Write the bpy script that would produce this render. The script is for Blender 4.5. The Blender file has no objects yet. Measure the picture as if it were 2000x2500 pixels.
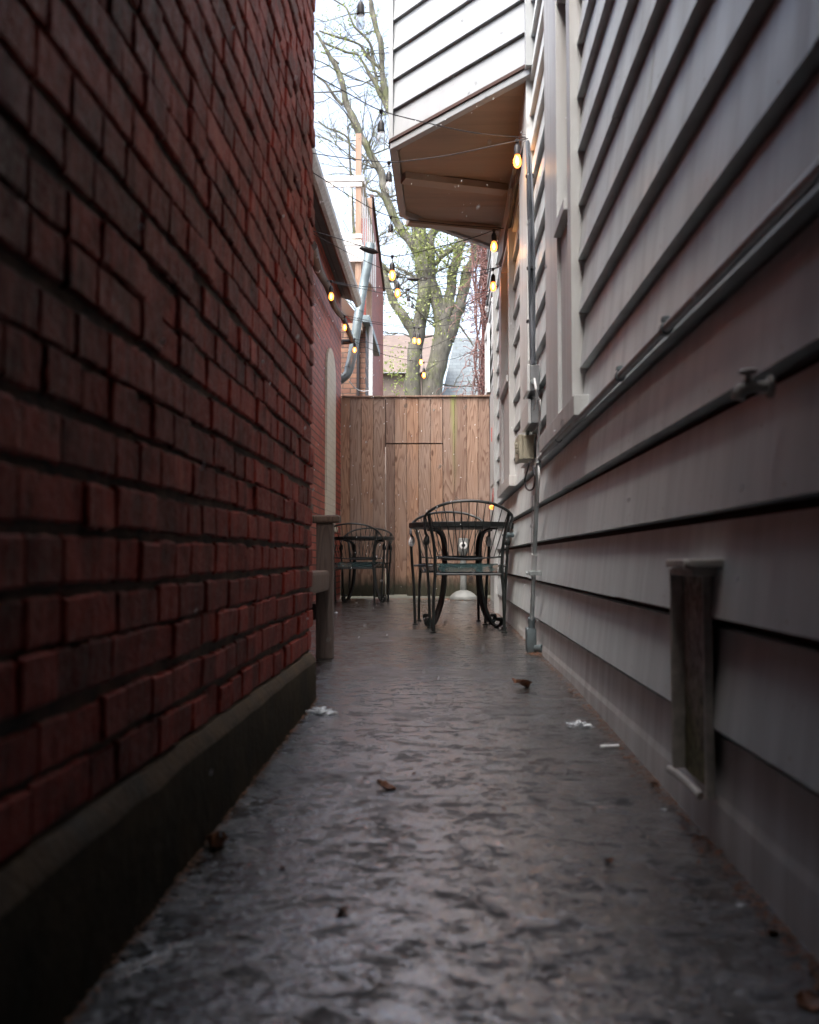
import bpy, bmesh, math, random
from mathutils import Vector, Matrix, Euler
from mathutils import noise as mn
R = math.radians
random.seed(7)
S = bpy.context.scene
COL = S.collection

# ------------------------------------------------------------------ camera
F = 2430.0                                   # focal length in photograph pixels (2000 x 2500)
CAM = Vector((0.0, 0.0, 0.49))
cd = bpy.data.cameras.new('camera'); cam = bpy.data.objects.new('camera', cd); COL.objects.link(cam)
cd.sensor_fit = 'VERTICAL'; cd.sensor_height = 36.0; cd.lens = 36.0 * F / 2500.0
cd.clip_start = 0.05; cd.clip_end = 1500
cam.location = CAM
cam.rotation_euler = Euler((R(90 + 2.71), 0, R(1.84)), 'XYZ')
cd.dof.use_dof = True; cd.dof.focus_distance = 8.2; cd.dof.aperture_fstop = 3.9
S.camera = cam
CR = cam.rotation_euler.to_matrix()

def ray(px, py):
    return CR @ Vector(((px - 1000) / F, (1250 - py) / F, -1.0))
def P(px, py, Y):                            # point seen at a photograph pixel, at distance Y down the alley
    d = ray(px, py); return CAM + d * (Y / d.y)
def PX(px, py, X):
    d = ray(px, py); return CAM + d * (X / d.x)
def PZ(px, py, z=0.0):
    d = ray(px, py); return CAM + d * ((z - CAM.z) / d.z)

# ------------------------------------------------------------------ world, sun, exposure
SUN_EL, SUN_AZ = R(60), R(212)
w = bpy.data.worlds.new('World'); S.world = w; w.use_nodes = True
nt = w.node_tree; bg = nt.nodes['Background']
sky = nt.nodes.new('ShaderNodeTexSky'); sky.sky_type = 'NISHITA'; sky.sun_disc = False
sky.sun_elevation = SUN_EL; sky.sun_rotation = SUN_AZ; sky.dust_density = 6.0; sky.air_density = 1.0; sky.ozone_density = 1.0
hs = nt.nodes.new('ShaderNodeHueSaturation'); hs.inputs['Saturation'].default_value = 0.72
nt.links.new(sky.outputs[0], hs.inputs['Color']); nt.links.new(hs.outputs[0], bg.inputs['Color'])
bg.inputs['Strength'].default_value = 0.15
sl = bpy.data.lights.new('sun', 'SUN'); sun = bpy.data.objects.new('sun', sl); COL.objects.link(sun)
sl.energy = 0.65; sl.angle = R(50); sl.color = (1.0, 0.985, 0.965)
sd = Vector((math.sin(SUN_AZ) * math.cos(SUN_EL), math.cos(SUN_AZ) * math.cos(SUN_EL), math.sin(SUN_EL)))
sun.rotation_euler = sd.to_track_quat('Z', 'Y').to_euler()
S.view_settings.view_transform = 'Standard'; S.view_settings.look = 'None'
S.view_settings.gamma = 1.0; S.view_settings.exposure = 2.3
S.cycles.max_bounces = 8; S.cycles.transparent_max_bounces = 12; S.cycles.sample_clamp_indirect = 6.0

# ------------------------------------------------------------------ object helpers
def tag(o, label=None, cat=None, group=None, kind=None):
    if label: o['label'] = label
    if cat: o['category'] = cat
    if group: o['group'] = group
    if kind: o['kind'] = kind
    return o
def thing(name, label, cat, loc=(0, 0, 0), rz=0, group=None):
    o = bpy.data.objects.new(name, None); COL.objects.link(o)
    o.location = loc; o.rotation_euler = (0, 0, rz); o.empty_display_size = 0.1
    return tag(o, label, cat, group)
def copy_tree(o, parent=None):
    c = o.copy(); COL.objects.link(c); c.parent = parent
    for ch in [x for x in bpy.data.objects if x.parent == o]:
        copy_tree(ch, c)
    return c

class MB:
    """collects shapes, links them as ONE mesh object"""
    def __init__(s): s.v = []; s.f = []; s.m = []; s.mi = 0; s.tone = []; s.t = 1.0
    def add(s, vs, fs):
        b = len(s.v); s.v += [tuple(v) for v in vs]
        for f in fs:
            s.f.append([b + i for i in f]); s.m.append(s.mi); s.tone.append(s.t)
        return s
    def quad(s, a, b, c, d): return s.add([a, b, c, d], [[0, 1, 2, 3]])
    def box(s, x0, x1, y0, y1, z0, z1, c=0.0):
        if c <= 0:
            vs = [(x, y, z) for x in (x0, x1) for y in (y0, y1) for z in (z0, z1)]
            return s.add(vs, [[0, 1, 3, 2], [4, 6, 7, 5], [0, 4, 5, 1], [2, 3, 7, 6], [0, 2, 6, 4], [1, 5, 7, 3]])
        bm = bmesh.new(); bmesh.ops.create_cube(bm, size=1)
        for v in bm.verts: v.co = Vector(((x0 + x1) / 2 + v.co.x * (x1 - x0), (y0 + y1) / 2 + v.co.y * (y1 - y0), (z0 + z1) / 2 + v.co.z * (z1 - z0)))
        bmesh.ops.bevel(bm, geom=bm.edges[:], offset=c, segments=2, affect='EDGES', profile=0.6)
        bm.verts.index_update(); s.add([v.co.copy() for v in bm.verts], [[v.index for v in f.verts] for f in bm.faces]); bm.free(); return s
    def obox(s, a, b, wx, wz, up=Vector((0, 0, 1)), c=0.0):
        """bar from a to b, width wx across, wz along up"""
        a, b = Vector(a), Vector(b); d = b - a; L = d.length; d.normalize()
        side = d.cross(up).normalized(); u = side.cross(d).normalized()
        m = MB(); m.box(-wx / 2, wx / 2, 0, L, -wz / 2, wz / 2, c)
        return s.add([a + side * v[0] + d * v[1] + u * v[2] for v in m.v], m.f)
    def tube(s, pts, r, n=8, smooth=0, flat=None, cap=True):
        pts = [Vector(p) for p in pts]; rs = list(r) if isinstance(r, (list, tuple)) else [r] * len(pts)
        if smooth and len(pts) > 2:
            q, qr = [], []
            for i in range(len(pts) - 1):
                p0 = pts[max(i - 1, 0)]; p1 = pts[i]; p2 = pts[i + 1]; p3 = pts[min(i + 2, len(pts) - 1)]
                for k in range(smooth):
                    t = k / smooth
                    q.append(0.5 * ((2 * p1) + (p2 - p0) * t + (2 * p0 - 5 * p1 + 4 * p2 - p3) * t * t + (3 * p1 - p0 - 3 * p2 + p3) * t ** 3))
                    qr.append(rs[i] * (1 - t) + rs[i + 1] * t)
            q.append(pts[-1]); qr.append(rs[-1]); pts, rs = q, qr
        N = len(pts); T = []
        for i in range(N):
            d = pts[min(i + 1, N - 1)] - pts[max(i - 1, 0)]
            T.append(d.normalized() if d.length > 1e-9 else Vector((0, 0, 1)))
        ref = Vector((0, 0, 1)) if abs(T[0].z) < 0.9 else Vector((1, 0, 0))
        if flat is not None: ref = Vector(flat[2])
        u = (ref - T[0] * ref.dot(T[0])).normalized(); vs, fs = [], []
        for i in range(N):
            if flat is not None: u = Vector(flat[2])
            u = (u - T[i] * u.dot(T[i])).normalized(); w_ = T[i].cross(u)
            for k in range(n):
                a = 2 * math.pi * (k + (0.5 if flat else 0)) / n
                ca, sa = math.cos(a), math.sin(a)
                if flat: ca *= flat[0]; sa *= flat[1]
                vs.append(pts[i] + (u * ca + w_ * sa) * rs[i])
        for i in range(N - 1):
            for k in range(n):
                a = i * n + k; b = i * n + (k + 1) % n; fs.append([a, b, b + n, a + n])
        if cap: fs.append(list(range(n))[::-1]); fs.append([(N - 1) * n + k for k in range(n)])
        return s.add(vs, fs)
    def lathe(s, prof, n=20, o=(0, 0, 0), axis=None):
        o = Vector(o); q = Vector(axis).to_track_quat('Z', 'Y') if axis is not None else None
        vs, fs = [], []
        for (r, z) in prof:
            for k in range(n):
                a = 2 * math.pi * k / n; v = Vector((r * math.cos(a), r * math.sin(a), z))
                if q: v = q @ v
                vs.append(o + v)
        for i in range(len(prof) - 1):
            for k in range(n):
                a = i * n + k; b = i * n + (k + 1) % n; fs.append([a, b, b + n, a + n])
        fs.append(list(range(n))[::-1]); fs.append([(len(prof) - 1) * n + k for k in range(n)])
        return s.add(vs, fs)
    def prism(s, poly, a, b):
        """poly: list of 3D points, extruded by vector b-a"""
        d = Vector(b) - Vector(a); n = len(poly); p = [Vector(q) for q in poly]
        vs = p + [q + d for q in p]
        return s.add(vs, [list(range(n))[::-1], [n + i for i in range(n)]] + [[i, (i + 1) % n, n + (i + 1) % n, n + i] for i in range(n)])
    def build(s, name, mats, parent=None, smooth=False, fixn=True):
        me = bpy.data.meshes.new(name); me.from_pydata(s.v, [], s.f)
        mats = mats if isinstance(mats, (list, tuple)) else [mats]
        for m in mats: me.materials.append(m)
        me.polygons.foreach_set('material_index', s.m)
        if any(t != 1.0 for t in s.tone):
            at = me.attributes.new('tone', 'FLOAT', 'FACE'); at.data.foreach_set('value', s.tone)
        if fixn:
            bm = bmesh.new(); bm.from_mesh(me); bmesh.ops.recalc_face_normals(bm, faces=bm.faces[:]); bm.to_mesh(me); bm.free()
        if smooth:
            me.polygons.foreach_set('use_smooth', [True] * len(me.polygons))
            try: me.set_sharp_from_angle(angle=R(40))
            except Exception: pass
        me.update()
        o = bpy.data.objects.new(name, me); COL.objects.link(o); o.parent = parent
        return o

# ------------------------------------------------------------------ material helpers
class NT:
    def __init__(s, name):
        s.m = bpy.data.materials.new(name); s.m.use_nodes = True; s.t = s.m.node_tree
        s.b = s.t.nodes['Principled BSDF']; s.out = s.t.nodes['Material Output']
    def n(s, typ, **kw):
        x = s.t.nodes.new(typ)
        for k, v in kw.items():
            if k.startswith('_'): setattr(x, k[1:], v)
            else: x.inputs[k.replace('__', ' ')].default_value = v
        return x
    def l(s, a, b): s.t.links.new(a, b)
    def coord(s, scale=(1, 1, 1), rot=(0, 0, 0), src='Object'):
        tc = s.n('ShaderNodeTexCoord'); mp = s.n('ShaderNodeMapping')
        mp.inputs['Scale'].default_value = scale; mp.inputs['Rotation'].default_value = rot
        s.l(tc.outputs[src], mp.inputs['Vector']); return mp.outputs[0]
    def noise(s, vec, scale=5, detail=4, rough=0.55, dist=0.0):
        x = s.n('ShaderNodeTexNoise', Scale=scale, Detail=detail, Roughness=rough, Distortion=dist)
        s.l(vec, x.inputs['Vector']); return x.outputs['Fac']
    def ramp(s, fac, stops):
        x = s.n('ShaderNodeValToRGB'); e = x.color_ramp.elements
        while len(e) < len(stops): e.new(0.5)
        for i, (p, c) in enumerate(stops):
            e[i].position = p; e[i].color = (c, c, c, 1) if isinstance(c, (int, float)) else (*c, 1)
        s.l(fac, x.inputs['Fac']); return x.outputs['Color']
    def mix(s, fac, a, b, typ='MIX'):
        x = s.n('ShaderNodeMix', _data_type='RGBA', _blend_type=typ)
        for sock, v in ((x.inputs[0], fac), (x.inputs[6], a), (x.inputs[7], b)):
            if hasattr(v, 'is_output'): s.l(v, sock)
            elif isinstance(v, (int, float)): sock.default_value = v if sock == x.inputs[0] else (v, v, v, 1)
            else: sock.default_value = (*v, 1)
        return x.outputs[2]
    def math(s, op, a, b=0.0):
        x = s.n('ShaderNodeMath', _operation=op)
        for i, v in enumerate((a, b)):
            if hasattr(v, 'is_output'): s.l(v, x.inputs[i])
            else: x.inputs[i].default_value = v
        return x.outputs[0]
    def bump(s, h, strength=0.3, dist=0.01, nrm=None):
        x = s.n('ShaderNodeBump', Strength=strength, Distance=dist); s.l(h, x.inputs['Height'])
        if nrm is not None: s.l(nrm, x.inputs['Normal'])
        s.l(x.outputs[0], s.b.inputs['Normal']); return x.outputs[0]
    def col(s, c): 
        if hasattr(c, 'is_output'): s.l(c, s.b.inputs['Base Color'])
        else: s.b.inputs['Base Color'].default_value = (*c, 1)
    def rough(s, r):
        if hasattr(r, 'is_output'): s.l(r, s.b.inputs['Roughness'])
        else: s.b.inputs['Roughness'].default_value = r

def m_plain(name, c, rough=0.5, metal=0.0, var=0.25, scale=8, bump=0.15, stretch=(1, 1, 1), bdist=0.004, alt=None):
    k = NT(name); v = k.coord(stretch); n1 = k.noise(v, scale, 5, 0.6)
    dark = alt or tuple(x * (1 - var) for x in c); lite = tuple(min(1, x * (1 + var * 0.6)) for x in c)
    k.col(k.ramp(n1, [(0.3, dark), (0.7, lite)])); k.rough(k.ramp(n1, [(0.3, max(0.02, rough - 0.1)), (0.7, min(1, rough + 0.1))]))
    k.b.inputs['Metallic'].default_value = metal
    if bump: k.bump(k.noise(v, scale * 6, 4, 0.6), bump, bdist)
    return k.m

def m_paint(name, c, dirt, streak=0.5):
    k = NT(name); v = k.coord((7, 7, 0.5)); a = k.noise(v, 1.6, 5, 0.65)
    v2 = k.coord((1, 1, 1)); b_ = k.noise(v2, 1.3, 4, 0.6); fine = k.noise(k.coord((30, 2, 60)), 2.0, 4, 0.6)
    m1 = k.mix(k.ramp(a, [(0.42, 0.0), (0.75, streak)]), c, dirt)
    m2 = k.mix(k.ramp(b_, [(0.52, 0.0), (0.8, 0.45)]), m1, (c[0] * 0.84, c[1] * 0.72, c[2] * 0.68))
    sp = k.noise(v2, 46, 2, 0.5)
    m3 = k.mix(k.ramp(sp, [(0.73, 0.0), (0.79, 0.55)]), m2, (0.10, 0.08, 0.07))
    k.col(m3); k.rough(k.ramp(a, [(0.3, 0.34), (0.7, 0.52)]))
    k.bump(k.math('ADD', k.math('MULTIPLY', fine, 0.4), k.noise(v2, 60, 3, 0.6)), 0.18, 0.0025)
    return k.m

def m_brickface():
    k = NT('old_red_brick'); v = k.coord(); n1 = k.noise(v, 9, 5, 0.65); n2 = k.noise(v, 70, 4, 0.7)
    at = k.n('ShaderNodeAttribute', _attribute_name='tone')
    base = k.ramp(n1, [(0.28, (0.085, 0.010, 0.007)), (0.5, (0.23, 0.027, 0.018)), (0.74, (0.32, 0.060, 0.040))])
    t = k.ramp(at.outputs['Fac'], [(0.0, (0.55, 0.48, 0.48)), (0.5, (0.95, 0.9, 0.9)), (0.8, (1.2, 1.15, 1.1)), (1.0, (1.5, 1.7, 1.7))])
    c = k.mix(1.0, base, t, 'MULTIPLY')
    sk = k.noise(k.coord((1, 55, 3.5)), 1.0, 4, 0.7)
    c = k.mix(1.0, c, k.ramp(sk, [(0.30, (0.62, 0.56, 0.56)), (0.5, (1.0, 0.97, 0.97)), (0.72, (1.3, 1.35, 1.35))]), 'MULTIPLY')
    st = k.noise(k.coord((3, 3, 0.4)), 2.2, 5, 0.7)
    c = k.mix(k.ramp(st, [(0.55, 0.0), (0.8, 0.55)]), c, (0.055, 0.011, 0.009))
    ef = k.noise(k.coord((9, 9, 1.6)), 1.5, 6, 0.75)
    c = k.mix(k.ramp(ef, [(0.58, 0.0), (0.78, 0.30)]), c, (0.30, 0.19, 0.175))
    k.col(c); k.rough(k.ramp(n2, [(0.3, 0.38), (0.7, 0.70)])); k.b.inputs['Specular IOR Level'].default_value = 0.15
    k.bump(k.math('ADD', n2, k.math('ADD', k.math('MULTIPLY', sk, 0.6), k.math('MULTIPLY', n1, 1.6))), 0.8, 0.006)
    return k.m

def m_brickwall(name, axes, c1, c2, mortar, bw=0.215, rh=0.073, ms=0.007, bump=0.6, var=0.6):
    """procedural brickwork; axes 'YZ' or 'XZ' choose the wall plane"""
    k = NT(name); tc = k.n('ShaderNodeTexCoord'); sp = k.n('ShaderNodeSeparateXYZ'); cb = k.n('ShaderNodeCombineXYZ')
    k.l(tc.outputs['Object'], sp.inputs[0]); k.l(sp.outputs[axes[0]], cb.inputs[0]); k.l(sp.outputs['Z'], cb.inputs[1])
    wob = k.noise(tc.outputs['Object'], 4, 3, 0.6)
    br = k.n('ShaderNodeTexBrick', Scale=1.0, Mortar__Size=ms, Mortar__Smooth=0.25, Bias=0.0, Brick__Width=bw, Row__Height=rh)
    br.inputs['Color1'].default_value = (*c1, 1); br.inputs['Color2'].default_value = (*c2, 1); br.inputs['Mortar'].default_value = (*mortar, 1)
    ad = k.n('ShaderNodeVectorMath', _operation='ADD'); wv = k.n('ShaderNodeCombineXYZ')
    k.l(k.math('MULTIPLY', wob, 0.012), wv.inputs[1]); k.l(cb.outputs[0], ad.inputs[0]); k.l(wv.outputs[0], ad.inputs[1]); k.l(ad.outputs[0], br.inputs['Vector'])
    n1 = k.noise(tc.outputs['Object'], 6, 5, 0.65)
    c = k.mix(var, br.outputs['Color'], k.ramp(n1, [(0.3, 0.35), (0.55, 1.0), (0.8, 1.5)]), 'MULTIPLY')
    st = k.noise(tc.outputs['Object'], 1.7, 5, 0.7)
    c = k.mix(k.ramp(st, [(0.6, 0.0), (0.8, 0.4)]), c, tuple(x * 1.1 for x in mortar))
    k.col(c); k.rough(0.6)
    h = k.math('ADD', k.math('MULTIPLY', br.outputs['Fac'], -1.0), k.math('MULTIPLY', k.noise(tc.outputs['Object'], 60, 3, 0.6), 0.3))
    k.bump(h, bump, 0.008)
    return k.m

def m_wood(name, c1, c2, knot=(0.10, 0.04, 0.02), algae=True, axis='Z', seed=0):
    """weathered boards with tall cathedral grain; each board varies by its tone"""
    k = NT(name); tc = k.n('ShaderNodeTexCoord'); at = k.n('ShaderNodeAttribute', _attribute_name='tone')
    mp = k.n('ShaderNodeMapping'); k.l(tc.outputs['Object'], mp.inputs['Vector'])
    off = k.n('ShaderNodeCombineXYZ'); k.l(k.math('MULTIPLY', at.outputs['Fac'], 37.0), off.inputs[1]); k.l(k.math('MULTIPLY', at.outputs['Fac'], 91.0), off.inputs[2])
    k.l(off.outputs[0], mp.inputs['Location']); mp.inputs['Scale'].default_value = (1, 1, 0.12) if axis == 'Z' else (1, 0.12, 1)
    v = mp.outputs[0]
    n0 = k.noise(v, 7, 2, 0.45, 0.3)
    rings = k.math('FRACT', k.math('MULTIPLY', n0, 16.0))
    rr = k.ramp(rings, [(0.0, 0.0), (0.5, 0.25), (0.88, 1.0), (1.0, 0.05)])
    fib = k.noise(k.coord((140, 140, 3) if axis == 'Z' else (140, 3, 140)), 1, 3, 0.6)
    c = k.mix(k.math('MULTIPLY', rr, 0.8), c1, c2)
    c = k.mix(k.math('MULTIPLY', fib, 0.35), c, tuple(x * 0.55 for x in c2))
    t = k.ramp(at.outputs['Fac'], [(0.0, (0.60, 0.55, 0.56)), (0.5, (1, 1, 1)), (1.0, (1.28, 1.03, 0.80))])
    c = k.mix(1.0, c, t, 'MULTIPLY')
    kv = k.n('ShaderNodeTexVoronoi', Scale=1.0); km = k.n('ShaderNodeMapping'); k.l(tc.outputs['Object'], km.inputs['Vector'])
    km.inputs['Scale'].default_value = (7.2, 1.5, 2.6); k.l(off.outputs[0], km.inputs['Location']); k.l(km.outputs[0], kv.inputs['Vector'])
    c = k.mix(k.ramp(kv.outputs['Distance'], [(0.07, 0.9), (0.13, 0.0)]), c, knot)
    big = k.noise(k.coord((2.0, 2.0, 0.6)), 1.4, 4, 0.6)
    c = k.mix(k.ramp(big, [(0.5, 0.0), (0.75, 0.4)]), c, (c1[0] * 0.8, c1[1] * 0.95, c1[2] * 1.15))
    if algae:
        sp = k.n('ShaderNodeSeparateXYZ'); k.l(tc.outputs['Object'], sp.inputs[0])
        zz = k.math('ADD', sp.outputs['Z'], k.math('MULTIPLY', k.noise(k.coord((9, 9, 3)), 1.5, 4, 0.6), -0.30))
        c = k.mix(k.ramp(zz, [(0.0, 0.92), (0.17, 0.0)]), c, (0.022, 0.028, 0.014))
        gx = k.math('ABSOLUTE', k.math('SUBTRACT', sp.outputs['X'], 0.155)); gn = k.noise(k.coord((14, 14, 1.2)), 1.5, 4, 0.6)
        g = k.math('MULTIPLY', k.ramp(gx, [(0.0, 1.0), (0.055, 0.0)]), k.math('MULTIPLY', k.ramp(sp.outputs['Z'], [(0.0, 0.0), (1.0, 1.0)]), k.ramp(gn, [(0.35, 0.1), (0.6, 1.0)])))
        zr = k.n('ShaderNodeMapRange'); zr.inputs[1].default_value = 1.3; zr.inputs[2].default_value = 2.4; k.l(sp.outputs['Z'], zr.inputs[0])
        c = k.mix(k.math('MULTIPLY', g, zr.outputs[0]), c, (0.20, 0.24, 0.06))
    k.col(c); k.rough(0.62)
    k.bump(k.math('ADD', k.math('MULTIPLY', rr, 0.5), fib), 0.5, 0.004)
    return k.m

def m_concrete_wet():
    k = NT('wet_concrete'); v = k.coord()
    n1 = k.noise(v, 2.2, 6, 0.62); n2 = k.noise(v, 11, 6, 0.62); n3 = k.noise(v, 60, 4, 0.6); n4 = k.noise(v, 5.5, 5, 0.7, 0.8)
    c = k.ramp(n2, [(0.34, (0.007, 0.007, 0.007)), (0.50, (0.028, 0.029, 0.029)), (0.66, (0.12, 0.124, 0.124))])
    c = k.mix(k.ramp(n1, [(0.5, 0.0), (0.68, 0.6)]), c, (0.060, 0.042, 0.032))
    c = k.mix(k.ramp(n4, [(0.55, 0.0), (0.68, 0.7)]), c, (0.17, 0.172, 0.17)); c = k.mix(k.ramp(k.noise(v, 34, 5, 0.7), [(0.36, 0.85), (0.52, 0.0)]), c, (0.012, 0.010, 0.009))
    # cracks: edges of large distorted cells
    vo = k.n('ShaderNodeTexVoronoi', Scale=1.0, _feature='DISTANCE_TO_EDGE')
    wv = k.n('ShaderNodeVectorMath', _operation='ADD'); ns = k.n('ShaderNodeTexNoise', Scale=3.0, Detail=6.0)
    k.l(v, ns.inputs['Vector']); sc = k.n('ShaderNodeVectorMath', _operation='SCALE'); sc.inputs['Scale'].default_value = 0.5
    k.l(ns.outputs['Color'], sc.inputs[0]); k.l(v, wv.inputs[0]); k.l(sc.outputs[0], wv.inputs[1]); k.l(wv.outputs[0], vo.inputs['Vector'])
    cr = k.ramp(vo.outputs['Distance'], [(0.0, 1.0), (0.007, 0.0)])
    sp_ = k.n('ShaderNodeSeparateXYZ'); k.l(v, sp_.inputs[0]); wob = k.noise(v, 4.0, 6, 0.7)
    ln = k.math('ABSOLUTE', k.math('ADD', k.math('SUBTRACT', sp_.outputs['Y'], 1.80), k.math('MULTIPLY', wob, 0.14)))
    ln = k.ramp(ln, [(0.0, 1.0), (0.0045, 0.0)]); 
    brk = k.ramp(k.noise(v, 1.9, 3, 0.5), [(0.50, 0.0), (0.57, 0.9)])
    crk = k.math('MULTIPLY', cr, brk)
    c = k.mix(k.math('MULTIPLY', crk, 0.8), c, (0.012, 0.010, 0.009))
    k.col(c)
    wet = k.ramp(k.noise(v, 3.3, 5, 0.62, 0.4), [(0.36, 0.10), (0.50, 0.17), (0.64, 0.32)])
    k.b.inputs['IOR'].default_value = 2.0; k.b.inputs['Coat Roughness'].default_value = 0.09; k.b.inputs['Coat IOR'].default_value = 2.1
    wp = k.ramp(k.noise(k.coord((1, 1.3, 1)), 13.0, 12, 0.86, 0.3), [(0.44, 0.0), (0.49, 0.8), (0.57, 1.0)])
    wm = k.math('MULTIPLY', wp, k.ramp(k.noise(v, 1.3, 3, 0.5), [(0.32, 0.55), (0.50, 1.0)]))
    k.l(wm, k.b.inputs['Coat Weight']); k.l(k.math('ADD', k.math('MULTIPLY', wm, 0.75), 0.12), k.b.inputs['Specular IOR Level'])
    n5 = k.noise(v, 150, 3, 0.6)
    h = k.math('ADD', k.math('MULTIPLY', n2, 0.40), k.math('ADD', k.math('MULTIPLY', n4, 0.25), k.math('ADD', k.math('MULTIPLY', n3, 0.60), k.math('MULTIPLY', n5, 0.24))))
    vs_ = k.coord((1, 2.0, 1)); rp = k.noise(vs_, 13, 6, 0.75, 0.9); rp2 = k.noise(vs_, 38, 4, 0.65, 0.8)
    h = k.math('ADD', h, k.math('ADD', k.math('MULTIPLY', rp, 0.22), k.math('ADD', k.math('MULTIPLY', rp2, 0.50), k.math('MULTIPLY', k.noise(v, 34, 4, 0.65, 0.3), 1.0))))
    h = k.math('SUBTRACT', h, k.math('MULTIPLY', crk, 0.9))
    k.rough(k.math('SUBTRACT', 0.50, k.math('MULTIPLY', wm, 0.33)))
    h = k.math('MULTIPLY', k.math('SUBTRACT', h, 1.70), k.math('SUBTRACT', 1.0, k.math('MULTIPLY', wm, 0.45)))
    bo = k.bump(h, 0.38, 0.011); k.l(bo, k.b.inputs['Coat Normal'])
    return k.m

def m_glass(name='window_glass', c=(0.05, 0.055, 0.06)):
    k = NT(name); k.col(c); k.rough(0.04); k.b.inputs['Specular IOR Level'].default_value = 0.8
    k.bump(k.noise(k.coord(), 3, 2, 0.5), 0.03, 0.01); return k.m
def m_emit(name, c, st):
    k = NT(name); k.col((0, 0, 0)); k.b.inputs['Emission Color'].default_value = (*c, 1); k.b.inputs['Emission Strength'].default_value = st
    return k.m
def m_bulbglass(name, c, emit=0.0, trans=0.8):
    k = NT(name); tr = k.n('ShaderNodeBsdfTransparent'); tr.inputs[0].default_value = (*c, 1)
    mx = k.n('ShaderNodeMixShader'); lw = k.n('ShaderNodeLayerWeight', Blend=0.35)
    k.l(k.math('MULTIPLY', k.math('SUBTRACT', 1.0, lw.outputs['Facing']), trans), mx.inputs[0])
    k.l(k.b.outputs[0], mx.inputs[1]); k.l(tr.outputs[0], mx.inputs[2]); k.l(mx.outputs[0], k.out.inputs['Surface'])
    k.col(c); k.rough(0.05)
    k.b.inputs['Emission Color'].default_value = (1.0, 0.34, 0.07, 1); k.b.inputs['Emission Strength'].default_value = emit * 0.35
    return k.m

M = {}
M['brick'] = m_brickface()
M['mortar'] = m_plain('dark_mortar', (0.115, 0.072, 0.050), 0.9, var=0.5, scale=16, bump=0.8, alt=(0.016, 0.009, 0.008))
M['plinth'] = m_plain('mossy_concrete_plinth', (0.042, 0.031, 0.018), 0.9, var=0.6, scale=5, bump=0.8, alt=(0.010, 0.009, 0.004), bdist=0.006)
M['brick2'] = m_brickwall('red_brickwork', 'YZ', (0.40, 0.085, 0.045), (0.27, 0.042, 0.026), (0.050, 0.022, 0.016))
M['brick3'] = m_brickwall('red_brickwork_far', 'YZ', (0.27, 0.052, 0.036), (0.20, 0.036, 0.025), (0.13, 0.05, 0.04), bump=0.3, var=0.3)
M['tanbrick'] = m_brickwall('brown_brickwork', 'XZ', (0.24, 0.13, 0.08), (0.14, 0.06, 0.04), (0.05, 0.035, 0.03))
M['plinth'].node_tree.nodes['Principled BSDF'].inputs['Specular IOR Level'].default_value = 0.15
M['ledge'] = m_plain('silty_mossy_lit_ledge', (0.085, 0.055, 0.030), 0.85, var=0.5, scale=9, bump=0.9, alt=(0.028, 0.020, 0.010), bdist=0.006)  # silt and moss, lighter also to paint in the light from above
M['creambrick'] = m_brickwall('cream_painted_brick', 'YZ', (0.60, 0.55, 0.44), (0.56, 0.51, 0.41), (0.44, 0.39, 0.31), ms=0.004, bump=0.5, var=0.12)
M['roofbrick'] = m_brickwall('tan_brickwork_far', 'XZ', (0.14, 0.105, 0.085), (0.11, 0.08, 0.065), (0.13, 0.10, 0.085), bump=0.2, var=0.3)
M['siding'] = m_paint('grey_painted_siding', (0.58, 0.635, 0.645), (0.34, 0.365, 0.37))
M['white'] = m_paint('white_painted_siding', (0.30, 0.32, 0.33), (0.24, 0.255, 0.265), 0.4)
M['trim'] = m_paint('pale_painted_trim', (0.54, 0.56, 0.56), (0.35, 0.34, 0.325), 0.6)
M['found'] = m_paint('painted_foundation', (0.54, 0.555, 0.55), (0.34, 0.33, 0.32), 0.8)
M['groove'] = m_plain('dark_wood_and_gap_shade', (0.055, 0.028, 0.022), 0.8, var=0.3)  # dark wood; in siding laps and fence gaps its tone stands in for shade
M['soffit'] = m_plain('brown_soffit_boards', (0.31, 0.225, 0.165), 0.55, var=0.2, scale=3, stretch=(0.4, 4, 1))
M['soffitlight'] = m_plain('tan_soffit_trim', (0.30, 0.245, 0.20), 0.5, var=0.15, scale=3)
M['fence'] = m_wood('weathered_cedar', (0.34, 0.235, 0.175), (0.145, 0.072, 0.046))
M['bench'] = m_wood('grey_teak', (0.155, 0.110, 0.088), (0.075, 0.048, 0.038), algae=False)
M['post'] = m_wood('raw_pine', (0.50, 0.36, 0.25), (0.36, 0.22, 0.13), algae=False)
M['whitewood'] = m_plain('white_painted_wood', (0.62, 0.60, 0.58), 0.6, var=0.15)
M['concrete'] = m_concrete_wet()
M['soil'] = m_plain('damp_soil', (0.10, 0.085, 0.06), 0.9, var=0.4, scale=3, alt=(0.05, 0.06, 0.025))
M['iron'] = m_plain('black_iron', (0.010, 0.013, 0.013), 0.38, metal=0.0, var=0.4, scale=14, bump=0.15)
M['seat'] = m_plain('wet_green_black_seat', (0.030, 0.058, 0.062), 0.20, metal=0.1, var=0.15, scale=10, bump=0.04)
M['palewhite'] = m_plain('plain_pale_white', (0.80, 0.82, 0.84), 0.5, var=0.1, scale=20)  # even pale white, used for the arm ends and the cigarette end
M['galv'] = m_plain('galvanised_steel', (0.15, 0.19, 0.205), 0.42, metal=0.3, var=0.25, scale=10, bump=0.2)
M['conduit'] = m_plain('weathered_conduit', (0.42, 0.46, 0.465), 0.45, metal=0.5, var=0.35, scale=12, bump=0.3)
M['box'] = m_plain('grey_plastic_box', (0.20, 0.21, 0.22), 0.45, var=0.15)
M['boxwhite'] = m_plain('white_plastic_box', (0.58, 0.59, 0.59), 0.35, var=0.12)
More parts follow.
